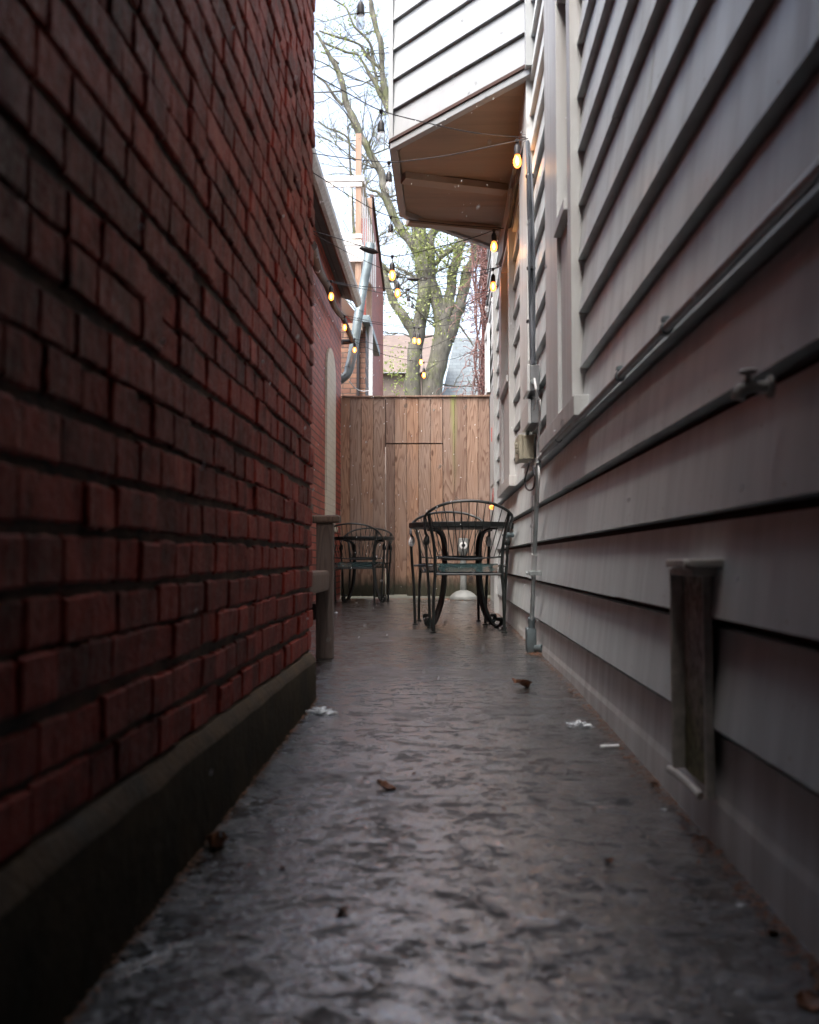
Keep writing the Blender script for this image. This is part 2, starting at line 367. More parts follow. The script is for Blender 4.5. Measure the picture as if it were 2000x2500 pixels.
M['khaki'] = m_plain('khaki_steel_box', (0.36, 0.335, 0.255), 0.5, var=0.2)
M['darkcable'] = m_plain('grey_black_cable', (0.075, 0.085, 0.10), 0.4, var=0.3)
M['cable'] = m_plain('black_cable', (0.010, 0.009, 0.012), 0.5, var=0.2, bump=0)
M['greycable'] = m_plain('grey_cable', (0.25, 0.25, 0.26), 0.5, var=0.2, bump=0)
M['whitecable'] = m_plain('white_cable', (0.62, 0.62, 0.62), 0.45, var=0.2, bump=0)
M['rust'] = m_plain('rusty_mossy_metal', (0.34, 0.27, 0.215), 0.75, var=0.5, scale=22, bump=0.9, alt=(0.13, 0.125, 0.05), bdist=0.006)
def m_rust():
    k = NT('stained_mossy_metal'); v = k.coord(); n1 = k.noise(v, 45, 5, 0.7); n2 = k.noise(v, 12, 4, 0.6); n3 = k.noise(v, 120, 3, 0.6)
    c = k.ramp(n1, [(0.34, (0.10, 0.08, 0.065)), (0.52, (0.36, 0.30, 0.26)), (0.68, (0.55, 0.49, 0.44))])
    sp = k.n('ShaderNodeSeparateXYZ'); k.l(v, sp.inputs[0]); zz = k.math('ADD', sp.outputs['Z'], k.math('MULTIPLY', n2, 0.25))
    c = k.mix(k.ramp(zz, [(0.26, 0.9), (0.42, 0.0)]), c, k.ramp(n1, [(0.35, (0.035, 0.035, 0.012)), (0.65, (0.17, 0.165, 0.06))]))
    k.col(c); k.rough(0.8); k.bump(k.math('ADD', n1, k.math('MULTIPLY', n3, 0.4)), 0.8, 0.004); return k.m
M['rustpanel'] = m_rust()
M['palemetal'] = m_plain('dull_pale_metal', (0.48, 0.46, 0.43), 0.55, var=0.35, scale=24)
M['bark'] = None
M['glass'] = m_glass()
M['ash'] = m_plain('weathered_grey_plastic', (0.22, 0.235, 0.23), 0.5, var=0.3, scale=9)
M['leafb'] = m_plain('dead_leaf', (0.20, 0.075, 0.030), 0.5, var=0.5, scale=40)
M['litter'] = m_plain('brown_needle_litter', (0.17, 0.075, 0.035), 0.8, var=0.5, scale=30)
M['ice'] = m_plain('melting_snow', (0.85, 0.88, 0.92), 0.25, var=0.05, scale=30)
M['slate'] = m_brickwall('grey_shingles', 'XZ', (0.105, 0.13, 0.14), (0.085, 0.105, 0.115), (0.05, 0.06, 0.07), bw=0.3, rh=0.16, ms=0.01, bump=0.3, var=0.3)
M['vine'] = m_plain('bare_vine', (0.20, 0.11, 0.10), 0.8, var=0.4)
M['amber'] = m_bulbglass('amber_lamp_glass', (1.0, 0.46, 0.15), 2.6, 0.75)
M['clear'] = m_bulbglass('clear_lamp_glass', (0.93, 0.95, 0.96), 0.0, 0.85)
M['fil'] = m_emit('glowing_filament', (1.0, 0.62, 0.30), 9.0)
M['red'] = m_plain('red_enamel', (0.45, 0.04, 0.03), 0.4, var=0.2)
def m_bark():
    k = NT('mossy_bark'); v = k.coord((1, 1, 0.35)); n1 = k.noise(v, 14, 6, 0.7); n2 = k.noise(k.coord(), 1.6, 5, 0.7)
    c = k.ramp(n1, [(0.3, (0.038, 0.035, 0.029)), (0.7, (0.15, 0.145, 0.12))])
    c = k.mix(k.ramp(n2, [(0.50, 0.0), (0.66, 0.7)]), c, k.ramp(n1, [(0.3, (0.06, 0.075, 0.02)), (0.7, (0.20, 0.235, 0.08))]))
    k.col(c); k.rough(0.85); k.bump(n1, 0.8, 0.03); return k.m
M['bark'] = m_bark()
def m_leaf():
    k = NT('young_leaf'); n = k.noise(k.coord(), 3, 3, 0.6); k.col(k.ramp(n, [(0.3, (0.15, 0.18, 0.05)), (0.7, (0.32, 0.36, 0.13))])); k.rough(0.5)
    tl = k.n('ShaderNodeBsdfTranslucent'); tl.inputs[0].default_value = (0.22, 0.28, 0.08, 1); mx = k.n('ShaderNodeMixShader'); mx.inputs[0].default_value = 0.4
    k.l(k.b.outputs[0], mx.inputs[1]); k.l(tl.outputs[0], mx.inputs[2]); k.l(mx.outputs[0], k.out.inputs['Surface']); return k.m
M['leaf'] = m_leaf()

# ================================================================== SETTING
WX = 0.505          # face of the siding house
BX = -0.468         # face of the near brick wall
def gz(y):          # the walk falls slightly towards the camera
    return -0.022 * max(0.0, 4.0 - y) if y > -2 else -0.132

def struct(o): o['kind'] = 'structure'; return o
g = MB(); g.quad((-300, -300, -0.16), (300, -300, -0.16), (300, 600, -0.16), (-300, 600, -0.16)); struct(g.build('ground', M['soil']))
g = MB()
ys = [-5, -3, -2] + [-2 + 0.25 * i for i in range(1, 25)] + [4.5, 6, 9, 12.28]
xs = [-1.30 + 0.2 * i for i in range(0, 11)]
vs = []; fs = []
for j, y in enumerate(ys):
    for x in xs: vs.append((x, y, gz(y)))
for j in range(len(ys) - 1):
    for i in range(len(xs) - 1):
        a = j * len(xs) + i; fs.append([a, a + 1, a + 1 + len(xs), a + len(xs)])
g.add(vs, fs)
walk = struct(g.build('pavement', M['concrete'], smooth=True))
g = MB(); g.quad((-8, 12.30, -0.02), (8, 12.30, -0.02), (8, 60, -0.02), (-8, 60, -0.02)); struct(g.build('yard', M['soil']))

# ---------------------------------------------------------------- near brick building (left)
bb = thing('brick_building', 'dark red brick building filling the left side of the passage in the foreground', 'building', (BX - 1.5, 0, 0))
def local(o_, parent):      # geometry was written in world coordinates; the thing's Empty is elsewhere
    o_.matrix_parent_inverse = Matrix.Translation(-Vector(parent.location)); return o_
mb = MB(); rnd = random.Random(3)
CH = 0.0735; row = 0; z = 0.168; Y_END = 3.60
mb.mi = 1; mb.box(-3.0, BX - 0.0095, -6, Y_END - 0.006, -0.16, 5.2); mb.mi = 0
while z < 2.95:
    y = Y_END; first = True; ph = rnd.random() * 6
    while y > -0.7:
        l = 0.112 if (rnd.random() < 0.76 or (first and row % 2)) else 0.206
        l += rnd.uniform(-0.009, 0.009); first = False
        vj = rnd.choice([0.003, 0.005, 0.005, 0.008]); y1 = y; y0 = y - l + vj
        pr = rnd.uniform(-0.0045, 0.0035); tw = rnd.uniform(-0.003, 0.003); tz = rnd.uniform(-0.002, 0.003)
        zj = 0.004 * math.sin(y * 1.3 + ph) + rnd.uniform(-0.0025, 0.0025)
        hj = rnd.uniform(0.010, 0.016); z0 = z + zj; z1 = z + CH - hj + zj
        nx = max(4, int((y1 - y0) / 0.018)); nz = 5; xb = BX - 0.022; vs = []; fs = []
        so = rnd.uniform(0, 50)
        for a in range(nz + 1):
            for b in range(nx + 1):
                u = b / nx; v = a / nz; edge = a in (0, nz) or b in (0, nx)
                rag = 0.0028
                yy = y0 + (y1 - y0) * u + (rnd.uniform(-rag, rag) if b in (0, nx) else 0)
                zz = z0 + (z1 - z0) * v + (rnd.uniform(-rag, rag) if a in (0, nz) else 0)
                if b == 1: yy = y0 + 0.0035
                if b == nx - 1: yy = y1 - 0.0035
                if a == 1: zz = z0 + 0.0035
                if a == nz - 1: zz = z1 - 0.0035
                q_ = Vector((so, yy * 30, zz * 12)); nn = mn.noise(q_) * 0.0018 + mn.noise(q_ * 3) * 0.0008
                vs.append((BX + pr + tw * u + tz * v + nn - (0.0042 if edge else 0), yy, zz))
        for a in range(nz):
            for b in range(nx): k_ = a * (nx + 1) + b; fs.append([k_, k_ + 1, k_ + nx + 2, k_ + nx + 1])
        ring = [b for b in range(nx + 1)] + [a * (nx + 1) + nx for a in range(1, nz + 1)] + [nz * (nx + 1) + b for b in range(nx - 1, -1, -1)] + [a * (nx + 1) for a in range(nz - 1, 0, -1)]
        n0 = len(vs)
        for k_ in ring: vs.append((xb, vs[k_][1], vs[k_][2]))
        for k_ in range(len(ring)): fs.append([ring[k_], ring[(k_ + 1) % len(ring)], n0 + (k_ + 1) % len(ring), n0 + k_])
        q = rnd.random(); mb.t = rnd.uniform(0.86, 0.999) if q > 0.90 else (rnd.uniform(0, 0.28) if q < 0.25 else rnd.uniform(0.3, 0.8))
        mb.add(vs, fs)
        y = y0 - vj
    z += CH; row += 1
mb.t = 1.0
local(mb.build('wall', [M['brick'], M['mortar']], bb), bb)
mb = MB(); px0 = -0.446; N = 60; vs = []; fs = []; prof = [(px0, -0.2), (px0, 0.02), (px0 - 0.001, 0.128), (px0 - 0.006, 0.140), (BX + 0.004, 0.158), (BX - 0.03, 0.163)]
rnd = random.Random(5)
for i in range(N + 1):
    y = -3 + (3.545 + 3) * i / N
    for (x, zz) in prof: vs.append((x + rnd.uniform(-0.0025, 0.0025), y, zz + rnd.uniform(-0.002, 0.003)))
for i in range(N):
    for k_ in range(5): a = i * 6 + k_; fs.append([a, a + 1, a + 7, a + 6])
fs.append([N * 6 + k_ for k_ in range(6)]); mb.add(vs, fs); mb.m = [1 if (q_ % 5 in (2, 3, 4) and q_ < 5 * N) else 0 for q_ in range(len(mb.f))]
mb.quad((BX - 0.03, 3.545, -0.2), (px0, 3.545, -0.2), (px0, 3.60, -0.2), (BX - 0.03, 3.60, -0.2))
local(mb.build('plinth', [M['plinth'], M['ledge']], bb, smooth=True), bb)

# ---------------------------------------------------------------- sided house (right)
house = thing('sided_house', 'grey clapboard house with a white overhanging bay along the right side of the passage', 'house', (WX + 2.5, 5, 0))
LAP = 0.202; PH = 0.178; GAP = 0.020
def siding(mb, p0, p1, z0, z1, openings=(), seed=1, seams=True, nails=False):
    """lapped boards on the vertical plane through p0-p1; boards face the left of p0->p1"""
    rn = random.Random(seed)
    p0, p1 = Vector(p0), Vector(p1); d = (p1 - p0); L = d.length; d.normalize(); nrm = Vector((-d.y, d.x))
    def pt(s, off, z): q = p0 + d * s + nrm * off; return (q.x, q.y, z)
    k0 = math.floor((z0 - PH) / LAP); k1 = math.ceil((z1 - PH) / LAP)
    for k in range(k0, k1):
        zb = PH + k * LAP; cuts = [0.0]
        s = rn.uniform(0.8, 3.2)
        while s < L - 0.3 and seams: cuts.append(s); s += rn.uniform(2.2, 3.8)
        cuts.append(L)
        for a, b in zip(cuts[:-1], cuts[1:]):
            if b < L: b -= 0.0012
            jz = rn.uniform(-0.0025, 0.0025) if seams else 0; jo = rn.uniform(-0.0012, 0.0012) if seams else 0
            rng = [(a, b, max(zb, z0), min(zb + LAP, z1))]
            for (oa, ob, oz0, oz1) in openings:
                nr = []
                for (a_, b_, u, v) in rng:
                    if ob <= a_ or oa >= b_ or oz1 <= u or oz0 >= v: nr.append((a_, b_, u, v)); continue
                    if a_ < oa: nr.append((a_, oa, u, v))
                    if b_ > ob: nr.append((ob, b_, u, v))
                    if u < oz0: nr.append((max(a_, oa), min(b_, ob), u, oz0))
                    if v > oz1: nr.append((max(a_, oa), min(b_, ob), oz1, v))
                rng = nr
            for (a_, b_, u, v) in rng:
                if v - u < 0.002: continue
                face = lambda zq: 0.0 - 0.022 * (zq - zb) / (LAP - GAP) + jo
                top = min(v, zb + LAP - GAP)
                if u < top:
                    m = max(1, int((b_ - a_) / 0.5))
                    for i in range(m):
                        s0 = a_ + (b_ - a_) * i / m; s1 = a_ + (b_ - a_) * (i + 1) / m
                        mb.quad(pt(s0, face(u), u + jz), pt(s1, face(u), u + jz), pt(s1, face(top), top), pt(s0, face(top), top))
                    if nails and top - u > 0.1:
                        sn = math.ceil(a_ / 0.405) * 0.405
                        while sn < b_ - 0.05:
                            zn = u + 0.022 + rn.uniform(-.004, .004); q0 = face(zn) + 0.0012
                            mb.mi = 2; mb.add([pt(sn + 0.0042 * math.cos(t_ * 1.047), q0, zn + 0.0042 * math.sin(t_ * 1.047)) for t_ in range(6)], [[0, 1, 2, 3, 4, 5]]); mb.mi = 0
                            sn += 0.405
                    if abs(u - zb) < 1e-6:
                        mb.quad(pt(a_, -0.045, u + jz), pt(b_, -0.045, u + jz), pt(b_, face(u), u + jz), pt(a_, face(u), u + jz))
                        mb.quad(pt(a_, face(u), u + jz), pt(a_, -0.045, u + jz), pt(a_, -0.045, top), pt(a_, face(top), top))
                        mb.quad(pt(b_, face(u), u + jz), pt(b_, -0.045, u + jz), pt(b_, -0.045, top), pt(b_, face(top), top))
                if v > top:
                    w0 = mb.mi; 
                    mb.quad(pt(a_, face(top), top), pt(b_, face(top), top), pt(b_, -0.046, top), pt(a_, -0.046, top))
                    mb.mi = 1; mb.quad(pt(a_, -0.046, top), pt(b_, -0.046, top), pt(b_, -0.046, v + 0.004), pt(a_, -0.046, v + 0.004)); mb.mi = w0  # gap back coloured dark in place of the shadow under the lap

W1 = (3.72, 4.06, 1.855, 2.80)           # near window opening (y0,y1,z0,z1)
W2 = (7.06, 7.90, 1.80, 2.78)
mb = MB()
# facing -X: run from far to near so that the left-hand normal points to -X
Y0s, Y1s = -5.0, 9.2
ops = [(Y0s, Y1s)]
# direction +Y gives left normal (-1,0): correct
siding(mb, (WX, Y0s), (WX, Y1s), PH, 7.0, [(W1[0] - Y0s, W1[1] - Y0s, W1[2], W1[3]), (W2[0] - Y0s, W2[1] - Y0s, W2[2], W2[3])], seed=4, nails=True)
mb.mi = 1; mb.box(WX + 0.05, WX + 0.12, Y0s, W1[0] - .04, 0.0, 7.0); mb.box(WX + 0.05, WX + 0.12, W1[1] + .04, W2[0] - .04, 0, 7.0); mb.box(WX + 0.05, WX + 0.12, W2[1] + .04, 9.2, 0, 7.0)
for W_ in (W1, W2):
    mb.box(WX + 0.05, WX + 0.12, W_[0] - .039, W_[1] + .039, 0, W_[2] - .03); mb.box(WX + 0.05, WX + 0.12, W_[0] - .039, W_[1] + .039, W_[3] + .04, 7.0)
local(mb.build('wall', [M['siding'], M['groove'], M['palemetal']], house, fixn=False), house)
# foundation skirt under the lowest board
mb = MB(); N = 57; vs = []; fs = []; rn = random.Random(9)
for i in range(N + 1):
    y = -5 + 14.2 * i / N
    vs += [(WX + 0.004 + rn.uniform(-0.002, 0.002), y, -0.16), (WX + 0.010, y, 0.03), (WX + 0.014, y, 0.05), (WX + 0.020, y, PH - 0.020), (WX + 0.045, y, PH - 0.020), (WX + 0.046, y, PH + 0.02)]
for i in range(N):
    for k_ in range(5): a = i * 6 + k_; fs.append([a, a + 1, a + 7, a + 6])
mb.add(vs, fs); local(mb.build('foundation', M['found'], house, fixn=False), house)

def window(W, casing_far, far_end, zbot):
    """casing, lower panel, sill, recessed pane"""
    y0, y1, z0, z1 = W
    w_ = MB(); f = WX - 0.028
    w_.box(f, WX + 0.05, y1, casing_far, zbot + 0.02, 3.12, 0.003)                 # far casing
    w_.box(f, WX + 0.05, y0 - 0.09, y0, zbot + 0.02, 3.12, 0.003)                 # near casing
    w_.box(f + 0.004, WX + 0.05, y0 + 0.001, y1 - 0.001, z1, 3.118, 0.003)           # head
    w_.box(f + 0.016, WX + 0.05, y0 + 0.001, y1 - 0.001, zbot + 0.02, z0 - 0.05)     # panel under the window
    fr = local(w_.build('window', M['trim'], house), house)
    s_ = MB(); s_.box(WX - 0.042, WX + 0.10, y0 + 0.002, y1 - 0.002, z0 - 0.045, z0, 0.004); s_.build('sill', M['trim'], fr)
    a_ = MB(); a_.box(WX - 0.045, WX + 0.04, y0 - 0.26, far_end, zbot - 0.055, zbot + 0.018, 0.004); a_.build('apron', M['trim'], fr)
    p_ = MB(); p_.box(WX + 0.085, WX + 0.095, y0 + 0.06, y1 - 0.06, z0 + 0.05, z1 - 0.05); p_.build('pane', M['glass'], fr)
    q = MB()
    q.box(WX + 0.052, WX + 0.11, y0 + 0.002, y0 + 0.06, z0 + 0.002, z1 - 0.002); q.box(WX + 0.052, WX + 0.11, y1 - 0.06, y1 - 0.002, z0 + 0.002, z1 - 0.002)
    q.box(WX + 0.054, WX + 0.11, y0 + 0.061, y1 - 0.061, z0 + 0.002, z0 + 0.05); q.box(WX + 0.054, WX + 0.11, y0 + 0.061, y1 - 0.061, z1 - 0.05, z1 - 0.002)
    q.box(WX + 0.070, WX + 0.105, y0 + 0.061, y1 - 0.061, (z0 + z1) / 2 - 0.015, (z0 + z1) / 2 + 0.015); q.build('sash', M['trim'], fr)
window(W1, 4.52, 4.68, 1.045)
window(W2, 8.16, 8.24, 1.045)
# vertical backing board that carries the electrical boxes
mb = MB(); mb.box(WX - 0.020, WX + 0.03, 5.56, 6.10, 1.045, 3.9, 0.003); local(mb.build('backing_board', M['trim'], house), house)
mb = MB(); mb.box(WX - 0.024, WX + 0.03, 9.10, 9.22, 0.0, 7.0, 0.003); local(mb.build('corner_board', M['trim'], house), house)
# set-back wing with the white door, beyond the corner
mb = MB(); siding(mb, (0.625, 9.25), (0.625, 13.6), 2.55, 7.0, seed=8)
mb.mi = 1; mb.box(0.66, 0.75, 9.22, 13.6, 0, 7.0)
local(mb.build('rear_wall', [M['white'], M['groove']], house, fixn=False), house)
mb = MB(); mb.box(0.600, 0.66, 9.3, 12.26, 0.0, 2.50, 0.004)
dr = local(mb.build('door', M['white'], house), house)
mb = MB()
for zz in (0.25, 1.35): mb.box(0.590, 0.602, 10.9, 12.0, zz, zz + 0.9, 0.004)
mb.build('panel', M['white'], dr)
mb = MB(); mb.box(0.585, 0.599, 11.55, 11.62, 1.86, 2.02, 0.002); mb.build('latch_plate', M['red'], dr)
mb = MB(); mb.box(0.572, 0.64, 9.25, 9.34, 0.0, 2.5); mb.build('frame', M['trim'], dr)
# upper window casings on the rear wing
for (ya, yb, za, zb_) in ((10.55, 11.35, 3.0, 4.3), (12.7, 13.2, 2.7, 3.4)):
    mb = MB(); mb.box(0.585, 0.62, ya - 0.1, ya, za, zb_); mb.box(0.585, 0.62, yb, yb + 0.1, za, zb_); mb.box(0.580, 0.62, ya - 0.12, yb + 0.12, za - 0.09, za - 0.001); mb.box(0.585, 0.62, ya - 0.1, yb + 0.1, zb_ + 0.001, zb_ + 0.1)
    fr = local(mb.build('window', M['trim'], house), house)
    mb = MB(); mb.box(0.600, 0.612, ya + 0.001, yb - 0.001, za + 0.001, zb_ - 0.001); mb.build('pane', M['glass'], fr)

# the bay
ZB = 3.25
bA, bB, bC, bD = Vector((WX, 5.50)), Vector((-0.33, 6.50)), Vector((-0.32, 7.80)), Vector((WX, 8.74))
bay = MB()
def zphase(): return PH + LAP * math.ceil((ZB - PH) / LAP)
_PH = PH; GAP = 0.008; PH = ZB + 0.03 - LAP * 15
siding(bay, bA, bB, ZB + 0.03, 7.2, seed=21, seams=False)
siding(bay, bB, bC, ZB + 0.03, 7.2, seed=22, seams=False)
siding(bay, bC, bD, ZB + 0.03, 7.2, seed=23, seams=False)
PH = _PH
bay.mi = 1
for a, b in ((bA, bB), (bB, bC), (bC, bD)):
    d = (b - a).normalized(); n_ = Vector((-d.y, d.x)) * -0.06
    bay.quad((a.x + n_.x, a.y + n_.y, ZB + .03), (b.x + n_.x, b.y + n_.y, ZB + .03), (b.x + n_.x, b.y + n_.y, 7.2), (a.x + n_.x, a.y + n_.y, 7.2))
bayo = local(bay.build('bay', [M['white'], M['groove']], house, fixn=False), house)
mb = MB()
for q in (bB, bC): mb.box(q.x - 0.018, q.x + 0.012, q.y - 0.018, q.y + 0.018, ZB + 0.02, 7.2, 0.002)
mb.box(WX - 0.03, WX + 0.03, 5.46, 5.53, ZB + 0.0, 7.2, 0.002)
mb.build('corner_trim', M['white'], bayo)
mb = MB(); mi_ = MB()
for a, b in ((bA, bB), (bB, bC), (bC, bD)):
    d = (b - a).normalized(); n_ = Vector((-d.y, d.x))
    o0 = n_ * 0.004
    mb.obox((a.x + o0.x, a.y + o0.y, ZB + 0.019), (b.x + o0.x, b.y + o0.y, ZB + 0.019), 0.030, 0.020)
    o1 = n_ * -0.016
    mi_.obox((a.x + o1.x, a.y + o1.y, ZB - 0.014), (b.x + o1.x, b.y + o1.y, ZB - 0.014), 0.050, 0.044, c=0.003)
mb.build('drip_edge', M['groove'], bayo); mi_.build('fascia', M['white'], bayo)
# soffit boards under the bay, two cross trims
mb = MB(); zt = ZB - 0.006
def bay_x(y):
    if y < bB.y: return bA.x + (bB.x - bA.x) * (y - bA.y) / (bB.y - bA.y)
    if y < bC.y: return bB.x
    return bC.x + (bD.x - bC.x) * (y - bC.y) / (bD.y - bC.y)
y = 5.60; k = 0
while y < 8.66:
    step = 0.098 if (y < 6.62 or 7.32 < y < 7.60 or y > 8.05) else 0.34
    y2 = min(y + step, 8.68); x0 = max(bay_x(y + 0.03), bay_x(y2 - 0.02)) + 0.05
    x0b = bay_x(y) + 0.055; x0c = bay_x(y2) + 0.055
    if min(x0b, x0c) < WX - 0.03:
        zj = zt + 0.012 * 0
        mb.add([(x0b, y + 0.004, zj), (WX, y + 0.004, zj), (WX, y2 - 0.006, zj - 0.013), (x0c, y2 - 0.006, zj - 0.013), (x0c, y2 - 0.004, zj + 0.010), (WX, y2 - 0.004, zj + 0.010)], [[0, 1, 2, 3], [3, 2, 5, 4]])
    y = y2
mb.add([(bA.x, bA.y, zt + 0.012), (bB.x, bB.y, zt + 0.012), (bC.x, bC.y, zt + 0.012), (bD.x, bD.y, zt + 0.012)], [[0, 1, 2, 3]])
mb.build('soffit', M['soffit'], bayo, fixn=False)
mb = MB()
mb.obox((-0.27, 6.98, zt - 0.035), (WX - 0.03, 7.24, zt - 0.035), 0.12, 0.050, c=0.004)
mb.build('beam', M['soffitlight'], bayo)
mb = MB(); mb.obox((-0.27, 7.92, zt - 0.030), (WX - 0.03, 8.16, zt - 0.030), 0.10, 0.045, c=0.004); mb.build('beam', M['soffitlight'], bayo)

# unseen canopy and end wall added behind the camera: keeps the near walls dark
mb = MB(); mb.box(-0.55, WX + 0.1, -6.0, 1.1, 3.05, 3.3); mb.box(-0.55, WX + 0.1, -5.2, -5.0, -0.1, 3.05)
local(mb.build('unseen_shade_canopy', M['groove'], house), house)
mb = MB(); mb.add([(WX + 0.13, -6, 7.1), (WX + 0.13, 13.6, 7.1), (5, 13.6, 9.5), (5, -6, 9.5)], [[0, 1, 2, 3]]); local(mb.build('roof', M['slate'], house), house)

# ---------------------------------------------------------------- fixtures on the siding house
def wallpt(y, z, off=0.0): return Vector((WX - off, y, z))
# long horizontal conduit and the drop to the ground
c0 = thing('conduit_pipe', 'grey metal conduit running along the clapboards, then down to a box on the ground', 'pipe', (WX, 5.2, 0.1))
mb = MB(); pts = [wallpt(-1.0, 0.990, .016), wallpt(1.3, 0.992, .016), wallpt(3.3, 0.990, .016), wallpt(4.75, 0.986, .020), wallpt(4.87, 0.965, .028), wallpt(4.91, 0.90, .030), wallpt(5.02, 0.62, .034), wallpt(5.10, 0.40, .036), wallpt(5.20, 0.155, .038)]
mb.tube(pts, 0.0115, 10, 5); local(mb.build('pipe', M['conduit'], c0, smooth=True), c0)
for yy in (2.16, 2.72, 4.15):
    mb = MB(); mb.tube([wallpt(yy - 0.010, 0.990, .016), wallpt(yy + 0.010, 0.990, .016)], 0.015, 10); mb.lathe([(0.005, 0), (0.012, 0.003), (0.010, 0.012), (0.004, 0.015)], 8, wallpt(yy, 1.004, .016)); local(mb.build('clamp', M['galv'], c0, smooth=True), c0)
mb = MB(); mb.box(WX - 0.062, WX + 0.0, 5.055, 5.10, 0.408, 0.430, 0.003); mb.lathe([(0.004, 0), (0.008, 0.004), (0.006, 0.012)], 8, (WX - 0.064, 5.09, 0.419), (-1, 0, 0)); local(mb.build('clamp', M['conduit'], c0), c0)
mb = MB(); mb.tube([wallpt(5.058, 0.515, .0352), wallpt(5.092, 0.432, .0362)], 0.0152, 10); local(mb.build('sleeve', M['boxwhite'], c0, smooth=True), c0)
mb = MB(); mb.tube([wallpt(5.197, 0.185, .038), wallpt(5.203, 0.165, .038), wallpt(5.205, 0.150, .038), wallpt(5.21, 0.128, .038)], [0.019, 0.021, 0.017, 0.019], 10)
mb.box(WX - 0.064, WX - 0.014, 5.19, 5.30, 0.004, 0.132, 0.009); mb.tube([(WX - 0.02, 5.19, 0.030), (WX + 0.012, 5.16, 0.032)], 0.018, 10); local(mb.build('junction_box', M['galv'], c0, smooth=True), c0)

# vertical cable run up the wall
mb = MB()
mb.tube([PX(1302, 890, WX - .03), PX(1300, 800, WX - .03), PX(1297, 690, WX - .03), PX(1296, 590, WX - .032), PX(1293, 480, WX - .035), PX(1291, 400, WX - .038), PX(1288, 345, WX - .04)], [0.014, 0.013, 0.016, 0.015, 0.016, 0.014, 0.010], 8, 4)
mb.tube([PX(1297, 890, WX - .035), PX(1294, 760, WX - .04), PX(1292, 640, WX - .045), PX(1293, 540, WX - .04), PX(1290, 420, WX - .045), PX(1286, 345, WX - .045)], 0.007, 7, 5)
mb.tube([PX(1305, 880, WX - .03), PX(1305, 700, WX - .03), PX(1303, 560, WX - .03), PX(1299, 440, WX - .03), PX(1292, 350, WX - .03)], 0.005, 7, 5)
cbl = mb.build('cable_bundle', M['darkcable'], smooth=True); tag(cbl, 'grey cables strapped vertically up the clapboards above the electrical boxes', 'cable')
for (px, py) in ((1297, 655), (1296, 785), (1294, 430)):
    a = PX(px, py, WX - .032); mb = MB(); mb.tube([a + Vector((0, 0, -.006)), a + Vector((0, 0, .006))], 0.024, 10); mb.build('strap', M['cable'], cbl)
# black bundle that follows the underside of the bay
mb = MB(); rn = random.Random(2)
for i in range(6):
    o_ = lambda s=3.0: rn.uniform(-s, s)
    pts = [P(1284, 350 + o_(), 5.75), P(1272 + o_(), 405 + o_(), 5.95), P(1259 + o_(), 455 + o_(4), 6.3), P(1249 + o_(4), 510 + o_(), 6.7), P(1238 + o_(5), 575 + o_(6), 7.15), P(1232 + o_(), 612 + o_(), 7.5), P(1223 + o_(), 645 + o_(4), 7.9)]
    mb.tube(pts, rn.choice([0.008, 0.014, 0.022]), 7, 5)
tag(mb.build('cable_bundle', M['cable'], smooth=True), 'tangled black cables hanging down the corner under the bay', 'cable')
# hooks and twisted wire at the top of the vertical run
# electrical boxes
def ebox(name, label, y0, y1, z0, z1, dep, mat, lid=None):
    t = thing(name, label, 'electrical box', (WX, (y0 + y1) / 2, z0), 0)
    mb = MB(); mb.box(WX - dep * 0.72, WX - 0.001, y0, y1, z0, z1, 0.004); local(mb.build('box', mat, t), t)
    mb = MB(); mb.box(WX - dep, WX - dep * 0.72 - 0.001, y0 - 0.004, y1 + 0.004, z0 - 0.004, z1 + 0.004, 0.006); local(mb.build('lid', lid or mat, t), t)
    return t
tA = ebox('disconnect_box', 'upper grey and white electrical box below the vertical cable run', 5.10, 5.36, 1.355, 1.49, 0.064, M['box'], M['boxwhite'])
mb = MB(); mb.tube([(WX - 0.03, 5.14, 1.49), (WX - 0.03, 5.14, 1.52)], [0.02, 0.024], 10); local(mb.build('cable_gland', M['conduit'], tA, smooth=True), tA); mb = MB(); mb.lathe([(0.008, 0), (0.014, 0.005), (0.012, 0.015)], 8, (WX - 0.035, 5.094, 1.40), (0, -1, 0)); local(mb.build('cable_gland', M['conduit'], tA, smooth=True), tA)
tB = ebox('disconnect_box', 'grey and white electrical box between the upper box and the khaki box', 5.14, 5.52, 1.195, 1.315, 0.056, M['box'], M['boxwhite'])
tC = ebox('meter_box', 'khaki steel switch box with a latch, lowest of the electrical boxes', 5.40, 5.66, 1.035, 1.165, 0.085, M['khaki'], M['khaki'])
mb = MB(); mb.box(WX - 0.103, WX - 0.086, 5.42, 5.46, 1.095, 1.128, 0.003); mb.box(WX - 0.100, WX - 0.086, 5.41, 5.44, 1.065, 1.088, 0.003); mb.tube([(WX - 0.098, 5.40, 1.115), (WX - 0.098, 5.375, 1.105)], 0.006, 8); local(mb.build('latch', M['khaki'], tC), tC)
mb = MB(); mb.tube([(WX - 0.03, 5.30, 1.355), (WX - 0.03, 5.30, 1.315)], 0.013, 8); local(mb.build('conduit_nipple', M['galv'], tB, smooth=True), tB)
mb = MB(); mb.tube([(WX - 0.03, 5.46, 1.195), (WX - 0.032, 5.48, 1.165)], 0.011, 8); local(mb.build('conduit_nipple', M['galv'], tC, smooth=True), tC)
mb = MB(); mb.tube([PX(1305, 925, WX - .07), PX(1309, 950, WX - .07), PX(1311, 968, WX - .06), PX(1316, 975, WX - .045), PX(1319, 990, WX - .04), PX(1317, 1040, WX - .035), PX(1312, 1090, WX - .035), PX(1314, 1125, WX - .03), PX(1316, 1180, WX - .03), PX(1306, 1290, WX - .03), PX(1300, 1390, WX - .028)], 0.0055, 7, 5)
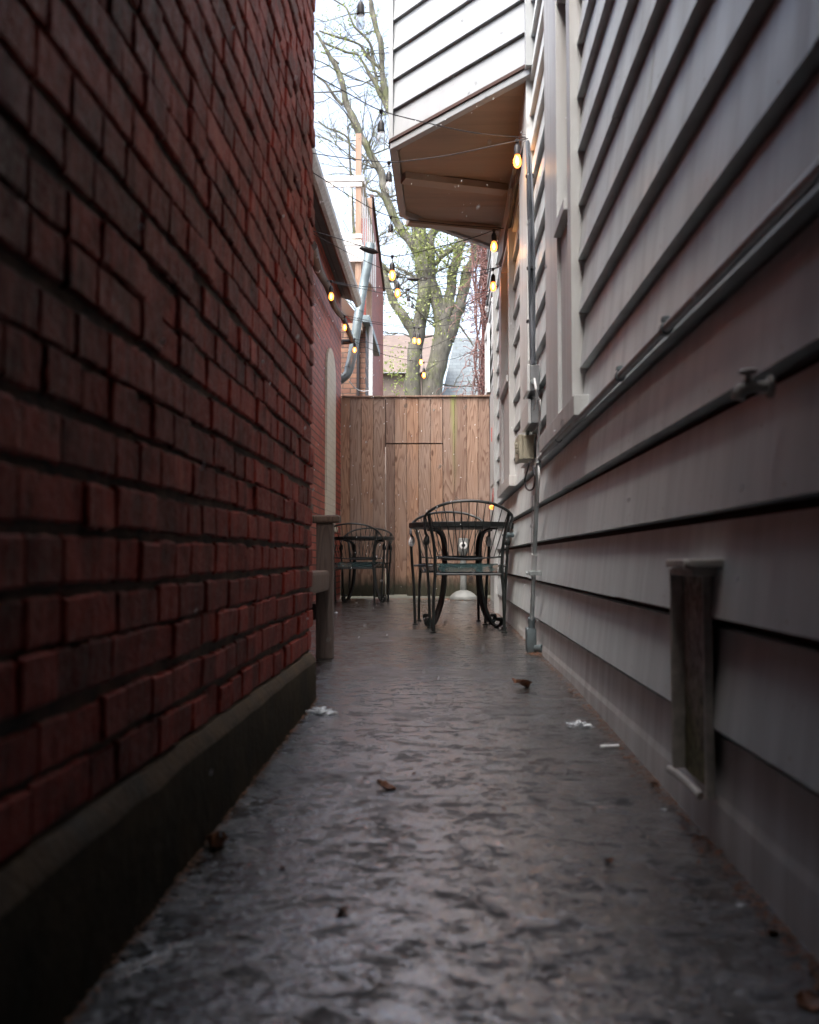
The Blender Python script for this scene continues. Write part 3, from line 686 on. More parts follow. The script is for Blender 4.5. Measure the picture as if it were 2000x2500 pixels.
mb.tube([PX(1305, 925, WX - .06), PX(1310, 965, WX - .055), PX(1304, 1000, WX - .06)], 0.0045, 7, 4)
tag(mb.build('cable', M['whitecable'], smooth=True), 'thin pale cable looping down from the upper electrical box', 'cable')
mb = MB(); mb.tube([PX(1293, 1128, WX - .06), PX(1289, 1145, WX - .06), PX(1282, 1170, WX - .06), PX(1284, 1190, WX - .06), PX(1294, 1197, WX - .06), PX(1304, 1188, WX - .05), PX(1306, 1160, WX - .05), PX(1301, 1138, WX - .05)], 0.0045, 7, 5)
tag(mb.build('cable', M['cable'], smooth=True), 'black cable loop hanging under the khaki box', 'cable')
mb = MB(); mb.tube([PX(1300, 1210, WX - .01), PX(1299, 1300, WX - .008), PX(1298, 1400, WX - .01), PX(1300, 1470, WX - .008), PX(1297, 1520, WX - .01)], 0.0022, 6, 5); mb.tube([PX(1297, 1466, WX - .012), PX(1300, 1466, WX - .012)], 0.006, 6)
tag(mb.build('wire', M['greycable'], smooth=True), 'thin wire hanging down the wall just left of the conduit', 'wire')
mb = MB(); mb.tube([(WX - 0.0, 7.0, 0.66), (WX - 0.06, 6.98, 0.66)], 0.018, 10); mb.tube([(WX - 0.06, 6.98, 0.66), (WX - 0.065, 6.98, 0.645)], 0.020, 10)
tag(mb.build('pipe_stub', M['galv'], smooth=True), 'short grey pipe stub poking out of the clapboards beside the near table', 'pipe')

# garden tap
tp = thing('garden_tap', 'grey outdoor tap sticking out between two clapboards at the right edge', 'tap', (WX, 1.52, 0.76))
mb = MB(); mb.lathe([(0.018, 0), (0.018, 0.006), (0.010, 0.008), (0.009, 0.030), (0.012, 0.034), (0.012, 0.042)], 12, (WX - 0.002, 1.52, 0.752), (-1, 0, 0)); mb.tube([(WX - 0.04, 1.52, 0.752), (WX - 0.050, 1.52, 0.745), (WX - 0.053, 1.52, 0.732)], [0.010, 0.011, 0.010], 10, 3); mb.tube([(WX - 0.036, 1.52, 0.752), (WX - 0.038, 1.52, 0.770)], 0.005, 8)
local(mb.build('spout', M['palemetal'], tp, smooth=True), tp)
mb = MB(); mb.lathe([(0.004, 0), (0.013, 0.002), (0.015, 0.006), (0.011, 0.009), (0.004, 0.010)], 10, (WX - 0.038, 1.52, 0.770)); local(mb.build('handle', M['palemetal'], tp, smooth=True), tp)

# framed metal channel set in the wall (near right)
ch = thing('metal_wall_vent', 'tall rusty metal channel with a pale rim and cap let into the near clapboards', 'vent', (WX, 1.96, 0.03))
ya, yb, za, zb = 1.90, 2.08, 0.062, 0.462
mb = MB(); N = 14; rn = random.Random(4); vs = []; fs = []
for i in range(N + 1):
    for j in range(5):
        vs.append((WX - 0.008 + (0.003 if j in (0, 4) else 0) + rn.uniform(-.0012, .0012), ya + (yb - ya) * j / 4, za + (zb - za) * i / N))
for i in range(N):
    for j in range(4): a = i * 5 + j; fs.append([a, a + 1, a + 6, a + 5])
mb.add(vs, fs); local(mb.build('panel', M['rustpanel'], ch, smooth=True, fixn=False), ch)
mb = MB(); mb.box(WX - 0.032, WX + 0.03, yb, yb + 0.010, za - 0.0, zb, 0.003); local(mb.build('side_flange', M['palemetal'], ch), ch)
mb = MB(); mb.box(WX - 0.014, WX + 0.004, ya - 0.008, ya, za - 0.02, zb, 0.002); local(mb.build('side_flange', M['palemetal'], ch), ch)
mb = MB(); mb.box(WX - 0.046, WX + 0.02, ya - 0.06, yb - 0.02, zb + 0.012, zb + 0.028, 0.004); mb.box(WX - 0.036, WX + 0.02, ya - 0.02, yb - 0.002, zb - 0.004, zb + 0.011, 0.003); mb.lathe([(0.006, 0), (0.012, 0.004), (0.009, 0.010)], 9, (WX - 0.046, ya - 0.03, zb + 0.018), (-1, 0, 0)); local(mb.build('cap', M['palemetal'], ch), ch)
mb = MB(); mb.tube([(WX - 0.024, ya - 0.010, za - 0.012), (WX - 0.030, (ya + yb) / 2, za - 0.004), (WX - 0.036, yb + 0.010, za - 0.004)], 0.008, 8, 3); local(mb.build('lower_lip', M['palemetal'], ch, smooth=True), ch)

# ---------------------------------------------------------------- second brick building, left, further on
HX = -1.25
b2 = thing('brick_house', 'red brick house with a cream arched blocked window, beyond the near brick wall', 'house', (HX - 1.5, 8, 0))
mb = MB(); mb.box(-4.5, HX, 3.62, 12.31, -0.16, 4.02); local(mb.build('wall', M['brick2'], b2), b2)
mb = MB()
ya, yb = 10.62, 11.50; zc = 2.55; poly = [(HX, ya, 0.86), (HX, yb, 0.86), (HX, yb, zc)] + [(HX, (ya + yb) / 2 + (yb - ya) / 2 * math.cos(a), zc + 0.30 * math.sin(a)) for a in [math.pi * i / 10 for i in range(1, 10)]] + [(HX, ya, zc)]
mb.prism(poly, (0, 0, 0), (0.022, 0, 0)); wn = local(mb.build('blocked_window', M['creambrick'], b2), b2)
mb = MB(); mb.box(HX - 0.0, HX + 0.045, ya - 0.06, yb + 0.06, 0.80, 0.859, 0.004); mb.build('sill', M['creambrick'], wn)
# sloping soffit, fascia, gutter
mb = MB(); GX, GZ = -1.075, 3.66
mb.add([(HX - 0.02, 3.6, 3.98), (HX - 0.02, 12.30, 3.98), (GX, 12.30, GZ), (GX, 3.6, GZ), (HX - 0.02, 3.6, 4.03), (HX - 0.02, 12.30, 4.03), (GX, 12.30, GZ + 0.05), (GX, 3.6, GZ + 0.05)], [[0, 1, 2, 3], [4, 5, 6, 7], [0, 1, 5, 4], [2, 3, 7, 6], [1, 2, 6, 5], [0, 3, 7, 4]])
local(mb.build('soffit', M['soffit'], b2), b2)
mb = MB(); mb.box(-1.26, -1.20, 3.6, 12.4, 3.84, 3.90); local(mb.build('rafter_board', M['groove'], b2), b2)
mb = MB(); pr = [(GX, 0, GZ - 0.01), (GX + 0.035, 0, GZ - 0.01), (GX + 0.075, 0, GZ + 0.035), (GX + 0.075, 0, GZ + 0.095), (GX + 0.060, 0, GZ + 0.095), (GX + 0.060, 0, GZ + 0.045), (GX, 0, GZ + 0.02)]
mb.prism([(x, 3.6, z_) for x, _, z_ in pr], (0, 0, 0), (0, 8.75, 0)); local(mb.build('gutter', M['palemetal'], b2), b2)
mb = MB(); mb.add([(GX + 0.02, 3.6, GZ + 0.06), (GX + 0.02, 12.4, GZ + 0.06), (-4.6, 12.4, 4.9), (-4.6, 3.6, 4.9)], [[0, 1, 2, 3]]); local(mb.build('roof', M['slate'], b2), b2)
# brown pipe that carries the left ends of the lights
mb = MB(); mb.tube([P(762, 600, 8.3), P(775, 651, 9.0), P(787, 676, 9.6), P(799, 697, 9.9), P(808, 722, 10.2), P(815, 745, 10.6), P(828, 765, 11.0), P(838, 776, 11.4), P(848, 800, 11.9), P(858, 826, 12.5), P(862, 834, 12.7)], [.045, .045, .040, .038, .036, .034, .032, .032, .030, .030, .03], 9, 4)
tag(mb.build('branch_pipe', M['bench'], smooth=True), 'crooked brown pole running along the brick wall that carries the left ends of the lights', 'pole')
mb = MB(); mb.tube([P(834, 835, 12.6), P(852, 834, 12.65), P(859, 832, 12.7)], 0.035, 9, 3); tag(mb.build('drain_pipe', M['cable'], smooth=True), 'short black pipe behind the lowest bulb on the brick wall', 'pipe')
# galvanised duct
dp = thing('metal_duct', 'big galvanised steel duct rising slanted past the gutter with an elbow at its foot', 'duct', P(850, 930, 12.7))
pts = [P(828, 930, 12.7), P(836, 925, 12.7), P(848, 914, 12.72), P(853, 898, 12.75), P(860, 868, 12.8), P(869, 815, 12.85), P(877, 760, 12.9), P(887, 700, 13.0), P(897, 650, 13.0), P(904, 596, 13.05)]
mb = MB(); mb.tube(pts, [0.052] * 3 + [0.060] * 7, 16, 3); dt = mb.build('pipe', M['galv'], dp, smooth=True); local(dt, dp)
for (a, b) in ((3, 4), (6, 7)):
    q0 = pts[a]; d = (pts[b] - pts[a]).normalized(); mb = MB(); mb.tube([q0 - d * 0.012, q0 + d * 0.012], 0.0635, 16); local(mb.build('seam', M['galv'], dp, smooth=True), dp)
for f in (0.2, 0.5, 0.8):
    q0 = pts[0].lerp(pts[2], f); mb = MB(); mb.tube([q0 + Vector((-.006, 0, -.004)), q0 + Vector((.006, 0, .004))], 0.056, 14); local(mb.build('seam', M['galv'], dp, smooth=True), dp)
# white cable below duct
mb = MB(); mb.tube([P(834, 912, 12.7), P(812, 888, 12.6), P(797, 866, 11.5), P(785, 835, 10.4), P(774, 812, 9.8)], 0.005, 6, 5); mb.tube([P(852, 930, 12.8), P(868, 948, 13.2), P(886, 955, 13.6), P(903, 953, 13.9)], 0.006, 6, 5)
tag(mb.build('cable', M['whitecable'], smooth=True), 'thin pale cable sagging along the brick wall below the duct', 'cable')
# small brown brick annex with a low eave, white downpipe
ax = thing('brick_annex', 'low brown brick annex with a grey eave and white downpipe, behind the fence', 'building', (-2, 15, 0))
mb = MB(); mb.box(-4.0, -1.075, 14.02, 15.4, -0.1, 3.85); local(mb.build('wall', M['tanbrick'], ax), ax)
mb = MB(); mb.box(-1.10, -1.00, 13.75, 16.1, 3.80, 3.90, 0.004); local(mb.build('gutter', M['galv'], ax), ax)
mb = MB(); mb.add([(-1.10, 13.8, 3.83), (-1.10, 16.1, 3.83), (-1.6, 16.1, 4.45), (-1.6, 13.8, 4.45)], [[0, 1, 2, 3]]); mb.box(-1.35, -1.11, 13.8, 16.1, 3.70, 3.80); local(mb.build('eave', M['soffit'], ax), ax)
mb = MB(); mb.box(-1.03, -0.975, 14.0, 14.06, 0.0, 3.80, 0.006); local(mb.build('downpipe', M['boxwhite'], ax), ax)
mb = MB(); mb.box(-1.20, -1.16, 13.96, 14.01, 0.0, 3.70); local(mb.build('corner_pipe', M['cable'], ax), ax)
# tall red wall
tw = thing('brick_wall', 'tall pale red brick side wall with a sloping top standing behind the duct', 'wall', (-2.5, 18, 0))
mb = MB(); mb.add([(-1.2, 16.9, -.1), (-1.2, 20.4, -.1), (-1.2, 20.4, 6.05), (-1.2, 16.9, 6.72), (-1.44, 16.9, -.1), (-1.44, 20.4, -.1), (-1.44, 20.4, 6.05), (-1.44, 16.9, 6.72)], [[0, 1, 2, 3], [4, 5, 6, 7], [0, 3, 7, 4], [1, 2, 6, 5], [3, 2, 6, 7]])
mb.box(-4, -1.201, 15.41, 16.899, -.1, 4.3)
local(mb.build('wall', M['brick3'], tw), tw)
mb = MB(); mb.obox((-1.19, 16.85, 6.75), (-1.19, 20.43, 6.07), 0.06, 0.05); local(mb.build('coping', M['groove'], tw), tw)
mb = MB(); mb.box(-1.2, -1.175, 15.75, 16.0, 3.9, 5.6); local(mb.build('cream_quoin', M['creambrick'], tw), tw)

# deck with white railing
dk = thing('raised_deck', 'raised wooden deck with white railing and raw pine posts above the left roof', 'deck', (-1.6, 14.5, 0))
DY = 14.6
def dx(px, Y=DY): return P(px, 500, Y).x
def dz(py, Y=DY): return P(850, py, Y).z
mb = MB(); mb.box(dx(868), dx(882), DY, DY + 0.09, 3.9, dz(326)); o = local(mb.build('post', M['post'], dk), dk); 
mb = MB(); mb.box(dx(886), dx(898), DY + 0.9, DY + 0.99, 3.9, dz(430)); local(mb.build('post', M['post'], dk), dk)
mb = MB(); mb.box(-3.2, dx(889), DY - 0.03, DY + 0.13, dz(444), dz(431), .004); mb.box(-3.2, dx(884), DY - 0.02, DY + 0.03, dz(456), dz(446)); mb.box(-3.2, dx(884), DY - 0.02, DY + 0.03, dz(582), dz(572)); mb.obox((dx(884), DY + .1, dz(440)), (dx(890, DY + 1.6), DY + 1.6, dz(440)), .09, .05); local(mb.build('rail', M['whitewood'], dk), dk)
mb = MB(); x = dx(792)
while x > -3.2: mb.box(x - .015, x + .015, DY, DY + .03, dz(572), dz(456)); x -= 0.13
x = dx(792) + 0.13
while x < dx(866): mb.box(x - .015, x + .015, DY, DY + .03, dz(572), dz(456)); x += 0.13
local(mb.build('balusters', M['whitewood'], dk), dk)
mb = MB(); mb.box(-3.2, dx(884), DY - 0.05, DY + 1.8, dz(600), dz(588)); mb.box(-3.2, dx(888), DY - 0.04, DY + .0, dz(640), dz(600.5)); local(mb.build('deck_floor', M['whitewood'], dk), dk)
mb = MB()
for i in range(7):
    x0_ = dx(884 + i * 3.2); mb.box(x0_, x0_ + .012, DY + .12 + i * .16, DY + .26 + i * .16, dz(660), dz(450 + i * 14))
local(mb.build('side_boards', M['whitewood'], dk), dk)
mb = MB(); mb.obox((dx(882), DY + .06, dz(438)), (dx(903), DY + 1.3, dz(548)), .05, .06); local(mb.build('sloping_rail', M['rust'], dk), dk)

# ---------------------------------------------------------------- fence
fn = thing('board_fence', 'tall weathered cedar board fence with a gate cut in, closing the passage', 'fence', (-0.3, 12.3, 0))
FY = 12.28
edges = [833, 854, 881.5, 911, 940.5, 964, 993, 1022.5, 1052, 1081.5, 1111, 1140, 1168.5, 1197.5]
fx = [P(e, 1365, FY).x for e in edges]; fx[0] = -1.248; fx[-1] = 0.596
rn = random.Random(11); zg = P(1000, 1084, FY).z; ft = P(1000, 970, FY).z
tn = [0.85, 0.5, 0.68, 0.42, 0.05, 0.60, 0.78, 0.45, 0.62, 0.40, 0.22, 0.55, 0.30]
top = MB(); gate = MB()
for i in range(13):
    x0, x1 = fx[i] + 0.0022, fx[i + 1] - 0.0022
    f0 = FY + rn.uniform(-0.004, 0.004)
    if i == 4: x0 += 0.007
    if i == 9: x0 += 0.005
    if 4 <= i <= 8:
        top.t = tn[i] * 0.97 + .01; top.box(x0, x1, f0, f0 + 0.02, zg + 0.012, ft - rn.uniform(0, .006), 0.002)
        gate.t = tn[i] + (0.07 if i != 4 else 0); gate.box(x0, x1, f0 + 0.004, f0 + 0.024, 0.035 + rn.uniform(0, .02), zg - 0.004, 0.002)
    else:
        top.t = tn[i]; top.box(x0, x1, f0, f0 + 0.02, 0.02 + rn.uniform(0, .025), ft - rn.uniform(0, .006), 0.002)
top.t = 1.0; gate.t = 1.0
local(top.build('boards', M['fence'], fn), fn); gt = local(gate.build('gate', M['fence'], fn), fn)
mb = MB(); mb.t = .3; mb.box(-1.24, 0.60, FY - 0.022, FY + 0.06, ft + 0.001, ft + 0.022, .003); local(mb.build('cap_rail', M['fence'], fn), fn)
mb = MB()  # dark strips added behind the board gaps so the seams look dark
for i in range(14):
    if i in (4, 9): continue
    xx = fx[min(i, 13)]; zt_ = (zg - .01 if 4 < i < 9 else ft - .02)
    mb.box(max(-1.24, xx - .03), min(.595, xx + .03), FY + .0255, FY + .029, 0.06, zt_)
    if 4 < i < 9: mb.box(xx - .03, xx + .03, FY + .0255, FY + .029, zg + .03, ft - .02)
mb.box(fx[4] - .03, fx[4] + .003, FY + .0255, FY + .029, 0.06, 1.55); mb.box(fx[4] - .03, fx[4] + .02, FY + .0255, FY + .029, 1.95, ft - .02); mb.box(fx[9] - .004, fx[9] + .03, FY + .0255, FY + .029, 0.06, ft - .02)
local(mb.build('added_gap_backing', M['groove'], fn), fn)
mb = MB(); mb.box(fx[4] - .02, fx[9] + .01, FY + .0295, FY + .034, zg - .03, zg + .05); local(mb.build('added_gate_gap_backing', M['groove'], fn), fn)  # added dark strip that closes the gap over the gate
mb = MB(); mb.t = .2
for zz in (0.3, 1.2, 2.2):
    mb = MB(); mb.t = .2; mb.box(-1.24, fx[4], FY + .035, FY + .07, zz, zz + .09); local(mb.build('back_rail', M['fence'], fn), fn)
    mb = MB(); mb.t = .2; mb.box(fx[9], .60, FY + .035, FY + .07, zz, zz + .09); local(mb.build('back_rail', M['fence'], fn), fn)
for zz in (0.3, 1.2):
    mb = MB(); mb.t = .2; mb.box(fx[4] + .02, fx[9] - .012, FY + .035, FY + .07, zz, zz + .09); mb.build('cross_rail', M['fence'], gt)

# ================================================================== FURNITURE
def make_chair(name, label, loc, rz, group, pale_ends=False):
    """barrel-backed iron chair; local +y is the sitter's front"""
    t = thing(name, label, 'chair', loc, rz, group)
    yb, yf = -0.225, 0.225
    # arm hoop: from one arm end, back and over, to the other
    half = [(0.278, yf + 0.035, 0.645), (0.292, yf + 0.02, 0.672), (0.296, yf - 0.09, 0.700), (0.296, yf - 0.22, 0.735), (0.288, yb - 0.03, 0.775), (0.245, yb - 0.085, 0.815), (0.165, yb - 0.120, 0.850), (0.080, yb - 0.135, 0.866), (0.0, yb - 0.140, 0.871)]
    pts = half + [(-x, y, z) for x, y, z in half[-2::-1]]
    mb = MB(); mb.tube(pts, 0.0098, 8, 4); mb.build('back_hoop', M['iron'], t, smooth=True)
    # spindles and the curved lower rail
    mb = MB(); lr = [(-0.215, yb - 0.005, 0.505), (-0.12, yb - 0.03, 0.498), (0, yb - 0.038, 0.492), (0.12, yb - 0.03, 0.498), (0.215, yb - 0.005, 0.505)]
    mb.tube(lr, 0.006, 7, 4)
    def rail(u):
        x = 0.215 * u; return Vector((x, yb - 0.038 + 0.033 * u * u, 0.492 + 0.013 * u * u))
    def hoop(u):
        a = abs(u); i = a * 4.6; seq = half[::-1]; k = min(int(i), len(seq) - 2); f = i - k
        v = Vector(seq[k]).lerp(Vector(seq[k + 1]), f)
        # smooth the arch height a little
        return Vector((math.copysign(v.x, u), v.y, v.z))
    for i in range(-6, 7):
        u = i / 6.5; mb.tube([rail(u), hoop(u * 0.95)], 0.0036, 5)
    mb.build('spindles', M['iron'], t, smooth=True)
    for s in (-1, 1):
        # rear leg: foot up past the seat, splaying to the hoop
        mb = MB(); mb.tube([(s * 0.236, yb, 0.012), (s * 0.232, yb, 0.25), (s * 0.222, yb + 0.0, 0.42), (s * 0.232, yb - 0.01, 0.60), (s * 0.268, yb - 0.06, 0.790)], [0.0105, 0.0105, 0.0115, 0.0105, 0.0095], 8, 5)
        mb.lathe([(0.010, 0.0), (0.021, 0.001), (0.021, 0.008), (0.010, 0.012)], 12, (s * 0.236, yb, 0.0)); mb.build('leg', M['iron'], t, smooth=True)
        mb = MB(); mb.tube([(s * 0.262, yf, 0.012), (s * 0.272, yf, 0.30), (s * 0.286, yf + 0.005, 0.50), (s * 0.290, yf + 0.02, 0.60)], 0.0105, 8, 5)
        mb.lathe([(0.010, 0.0), (0.021, 0.001), (0.021, 0.008), (0.010, 0.012)], 12, (s * 0.262, yf, 0.0)); mb.build('leg', M['iron'], t, smooth=True)
        mb = MB(); mb.tube([(s * 0.290, yf + 0.022, 0.590), (s * 0.288, yf + 0.030, 0.615), (s * 0.281, yf + 0.036, 0.655)], [0.016, 0.025, 0.015], 9, 3)
        mb.build('arm_end', M['palewhite'] if pale_ends else M['iron'], t, smooth=True)
    # seat frame and pan (front edge a little higher)
    mb = MB(); zb_, zf_ = 0.398, 0.452
    mb.tube([(-0.222, yb, zb_ - .008), (0.222, yb, zb_ - .008)], 0.0085, 8); mb.tube([(-0.276, yf, zf_ - .010), (0.276, yf, zf_ - .010)], 0.0085, 8)
    for s in (-1, 1): mb.tube([(s * 0.205, yb + .004, zb_ - .006), (s * 0.235, yf - .004, zf_ - .008)], 0.0085, 8)
    mb.build('seat_frame', M['iron'], t, smooth=True)
    mb = MB(); n = 8; vs = []; fs = []
    for j in range(n + 1):
        v = j / n
        for i in range(n + 1):
            u = i / n * 2 - 1; wv_ = 0.192 + 0.03 * v; edge = max(abs(u), abs(2 * v - 1)) ** 6
            vs.append((u * wv_, yb + 0.01 + v * (yf - yb - 0.02), zb_ + (zf_ - zb_) * v - 0.012 * (1 - edge) + 0.006))
    for j in range(n):
        for i in range(n): a = j * (n + 1) + i; fs.append([a, a + 1, a + n + 2, a + n + 1])
    mb.add(vs, fs); b0 = len(mb.v); mb.add([(x, y, z - 0.006) for x, y, z in vs], fs)
    mb.build('seat', M['seat'], t, smooth=True, fixn=False)
    return t

def make_table(name, label, loc, rz, group, rad=0.39, H=0.755, sc=1.0):
    t = thing(name, label, 'table', loc, rz, group)
    mb = MB(); mb.lathe([(rad - 0.008, H - 0.038), (rad, H - 0.034), (rad, H - 0.004), (rad - 0.004, H), (rad - 0.014, H), (rad - 0.018, H - 0.006), (0.0, H - 0.006)], 48); mb.build('tabletop', M['iron'], t, smooth=True)
    mb = MB(); mb.lathe([(0.20, 0.480), (0.205, 0.480), (0.205, 0.515), (0.20, 0.515)], 4, (0, 0, 0))
    mb.v = [(x * math.cos(R(45)) - y * math.sin(R(45)), x * math.sin(R(45)) + y * math.cos(R(45)), z) for x, y, z in mb.v]
    mb.build('leg_brace', M['iron'], t)
    for k in range(4):
        a = R(45 + 90 * k); d = Vector((math.cos(a), math.sin(a), 0)); tn_ = Vector((-d.y, d.x, 0))
        prof = [(0.335, H - 0.046), (0.26, H - 0.052), (0.205, H - 0.085), (0.180, H - 0.16), (0.178, H - 0.25), (0.178, 0.42), (0.190, 0.28), (0.225, 0.15), (0.275, 0.055), (0.315, 0.018), (0.355, 0.016), (0.378, 0.040), (0.372, 0.066), (0.352, 0.070), (0.345, 0.052)]
        mb = MB(); mb.tube([d * r * sc + Vector((0, 0, z)) for r, z in prof], 1.0, 4, 4, flat=(0.0085, 0.022 * 1.0, tuple(d)))
        q = d * 0.330 * sc; mb.lathe([(0.010, 0.0), (0.020, 0.001), (0.020, 0.008), (0.010, 0.012)], 12, (q.x, q.y, 0.0)); mb.build('leg', M['iron'], t, smooth=True)
    return t
CG = 'barrel backed iron chairs around the two tables'; TG = 'round iron bistro tables'
make_chair('patio_chair', 'black iron chair with its back to us at the near table on the right', (0.180, 6.87, 0), 0, CG)
make_chair('patio_chair', 'black iron chair with pale arm ends behind the near table, facing us', (0.060, 7.68, 0), R(180 + 1), CG, pale_ends=True)
make_table('bistro_table', 'round black iron table in front of the fence on the right, nearer one', (0.148, 7.36, 0), R(2), TG)
make_chair('patio_chair', 'black iron chair with its back to us at the far left table behind the bench', (-0.950, 11.02, 0), R(-3), CG)
make_chair('patio_chair', 'black iron chair facing us between the far left table and the fence', (-0.885, 11.86, 0), R(180), CG)
make_table('bistro_table', 'round black iron table beside the brick wall at the far left', (-0.885, 11.42, 0), R(3), TG, rad=0.345, H=0.745, sc=0.9)

# garden bench seen end on
bn = thing('garden_bench', 'grey weathered wooden bench end sticking out behind the brick corner', 'bench', (-0.85, 4.6, 0))
def wood(mb, name, t=0.5): mb.tone = [t] * len(mb.f); return local(mb.build(name, M['bench'], bn), bn)
BX0, BX1, BYN, BYF = -1.17, -0.525, 3.80, 4.98
for (x, y, h) in ((-0.578, BYF - .04, 0.668), (-0.578, BYN + .04, 0.668), (-1.14, BYF - .04, 0.90), (-1.14, BYN + .04, 0.90)):
    mb = MB(); mb.box(x - .042, x + .042, y - .035, y + .035, gz(y) if False else 0.0, h, .006); wood(mb, 'leg', .45)
for y in (BYF - .04, BYN + .04):
    mb = MB(); mb.box(-1.10, -0.502, y - .045, y + .045, .669, .708, .010); wood(mb, 'arm', .7)
    mb = MB(); mb.box(-1.10, -0.622, y - .018, y + .018, .19, .27, .003); wood(mb, 'stretcher', .1)
mb = MB()
for x in (-1.05, -0.96, -0.87, -0.78): mb.box(x - .035, x + .035, BYN, BYF, .405, .427, .003)
wood(mb, 'seat', .5)
mb = MB(); mb.box(-0.70, -0.553, BYN, BYF - .078, .335, .435, .016); wood(mb, 'front_rail', .8)
mb = MB(); mb.box(-1.10, -1.075, BYN, BYF, .82, .90, .004); mb.box(-1.10, -1.085, BYN, BYF, .48, .52, .003)
for i in range(9): mb.box(-1.10, -1.085, BYN + .1 + i * .12, BYN + .15 + i * .12, .521, .819, .002)
wood(mb, 'backrest', .5)

# weathered ash stand on a domed base
st = thing('ash_stand', 'grey plastic ash stand with a domed base against the fence behind the near table', 'ash stand', (0.262, 12.02, 0))
mb = MB(); mb.lathe([(0.155, 0.0), (0.165, 0.004), (0.165, 0.035), (0.158, 0.045), (0.13, 0.075), (0.09, 0.100), (0.045, 0.115)], 28); mb.build('base', M['ash'], st, smooth=True)
mb = MB(); mb.lathe([(0.040, 0.11), (0.038, 0.30), (0.036, 0.54)], 18); mb.build('pole', M['ash'], st, smooth=True)
mb = MB(); mb.lathe([(0.038, 0.54), (0.060, 0.57), (0.066, 0.61), (0.066, 0.70), (0.060, 0.735), (0.050, 0.742)], 20); mb.build('head', M['ash'], st, smooth=True)
mb = MB(); mb.lathe([(0.046, -0.006), (0.046, 0.006), (0.024, 0.010), (0.022, 0.0)], 18, (0, -0.062, 0.655), (0, -1, 0.1)); mb.build('opening_ring', M['boxwhite'], st, smooth=True)
mb = MB(); mb.lathe([(0.023, 0.0), (0.023, 0.004)], 14, (0, -0.070, 0.655), (0, -1, 0.1)); mb.build('opening', M['cable'], st)

# ================================================================== STRING LIGHTS
LG = 'strings of bulbs zigzagging over the passage'
def string_light(label, wire, bulbs, wr=0.0032, amp=0):
    """wire: points; bulbs: (node point, drop, lit, size, look)"""
    t = thing('string_light', label, 'string lights', wire[0], 0, LG)
    mb = MB(); mb.tube(wire, wr, 6, 6); w_ = local(mb.build('wire', M['cable'], t, smooth=True), t)
    for (q, drop, lit, sz) in bulbs:
        q = Vector(q); mb = MB()
        mb.lathe([(0.010 * sz, 0.006), (0.014 * sz, 0.0), (0.007 * sz, -0.018 * sz), (0.0025, -0.022 * sz)], 8, q)
        mb.tube([q, q - Vector((0, 0, drop))], 0.0026, 6)
        b = q - Vector((0, 0, drop))
        mb.lathe([(0.004, 0.012 * sz), (0.012 * sz, 0.006 * sz), (0.0185 * sz, -0.012 * sz), (0.0185 * sz, -0.040 * sz), (0.0205 * sz, -0.050 * sz), (0.020 * sz, -0.054 * sz)], 14, b)
        so = local(mb.build('socket', M['cable'], t, smooth=True), t)
        mb = MB(); zz = -0.054 * sz
        mb.lathe([(0.014 * sz, zz), (0.016 * sz, zz - 0.008 * sz), (0.0225 * sz, zz - 0.028 * sz), (0.0235 * sz, zz - 0.046 * sz), (0.018 * sz, zz - 0.064 * sz), (0.008 * sz, zz - 0.073 * sz), (0.001, zz - 0.075 * sz)], 16, b)
        mb.build('bulb', M['amber'] if lit else M['clear'], so, smooth=True)
        if lit:
            mb = MB(); mb.lathe([(0.002, zz - 0.008 * sz), (0.0095 * sz, zz - 0.022 * sz), (0.0115 * sz, zz - 0.040 * sz), (0.006 * sz, zz - 0.058 * sz), (0.001, zz - 0.062 * sz)], 10, b)
            mb.build('filament', M['fil'], so, smooth=True)
        if lit == 2:
            ld = bpy.data.lights.new('bulb_light', 'POINT'); ld.energy = 0.32; ld.color = (1.0, 0.50, 0.18); ld.shadow_soft_size = 0.03
            lo = bpy.data.objects.new('bulb_light', ld); COL.objects.link(lo); lo.location = b + Vector((-0.03, -0.01, zz - 0.09 * sz)); lo.parent = so
    return t
def L2(x, y, Y): return P(740 + x * 0.3478, 350 + y * 0.3478, Y)       # measured on an enlarged view
HL = -1.22
string_light('top string crossing the white bay, one unlit clear bulb beside its corner', [P(690, 130, 4.6), P(775, 186, 4.85), P(850, 228, 5.0), P(931, 270, 5.15), P(1039, 299, 5.3), P(1157, 324, 5.45), P(1290, 337, 5.6)], [(P(931, 270, 5.15), 0.062, 0, 0.95)])
string_light('single bulb in a black socket hanging highest, near the top of the picture', [P(760, -52, 4.3), P(881, -22, 4.5), P(990, -50, 4.7)], [(P(881, -22, 4.5), 0.062, 0, 0.95)])
string_light('string under the bay with an unlit clear bulb and a glowing bulb by the wall', [P(700, 362, 5.7), P(775, 376, 5.75), P(860, 388, 5.8), P(950, 396, 5.85), P(1000, 392, 5.8), P(1100, 378, 5.7), P(1200, 357, 5.6), P(1290, 338, 5.55)], [(P(950, 396, 5.85), 0.065, 0, 0.95), (P(1263, 343, 5.58), 0.030, 2, 1.0)])
string_light('string sloping past the deck to the bay, its one bulb before the forked tree', [P(700, 385, 6.4), P(775, 428, 6.6), P(870, 488, 6.8), P(954, 528, 7.0), P(1074, 545, 7.1), P(1150, 552, 7.2), P(1223, 556, 7.3)], [(P(954, 529, 7.0), 0.062, 0, 0.90)])
string_light('string with a taped connector and two lit bulbs, one under the bay edge', [P(700, 548, 6.8), P(775, 567, 7.0), P(850, 590, 7.1), P(900, 607, 7.2), P(961, 626, 7.4), P(1067, 604, 7.3), P(1150, 582, 7.1), P(1206, 562, 7.0), P(1230, 557, 6.95)], [(P(958, 625, 7.4), 0.058, 1, 1.0), (P(1206, 562, 7.0), 0.028, 2, 1.0)])
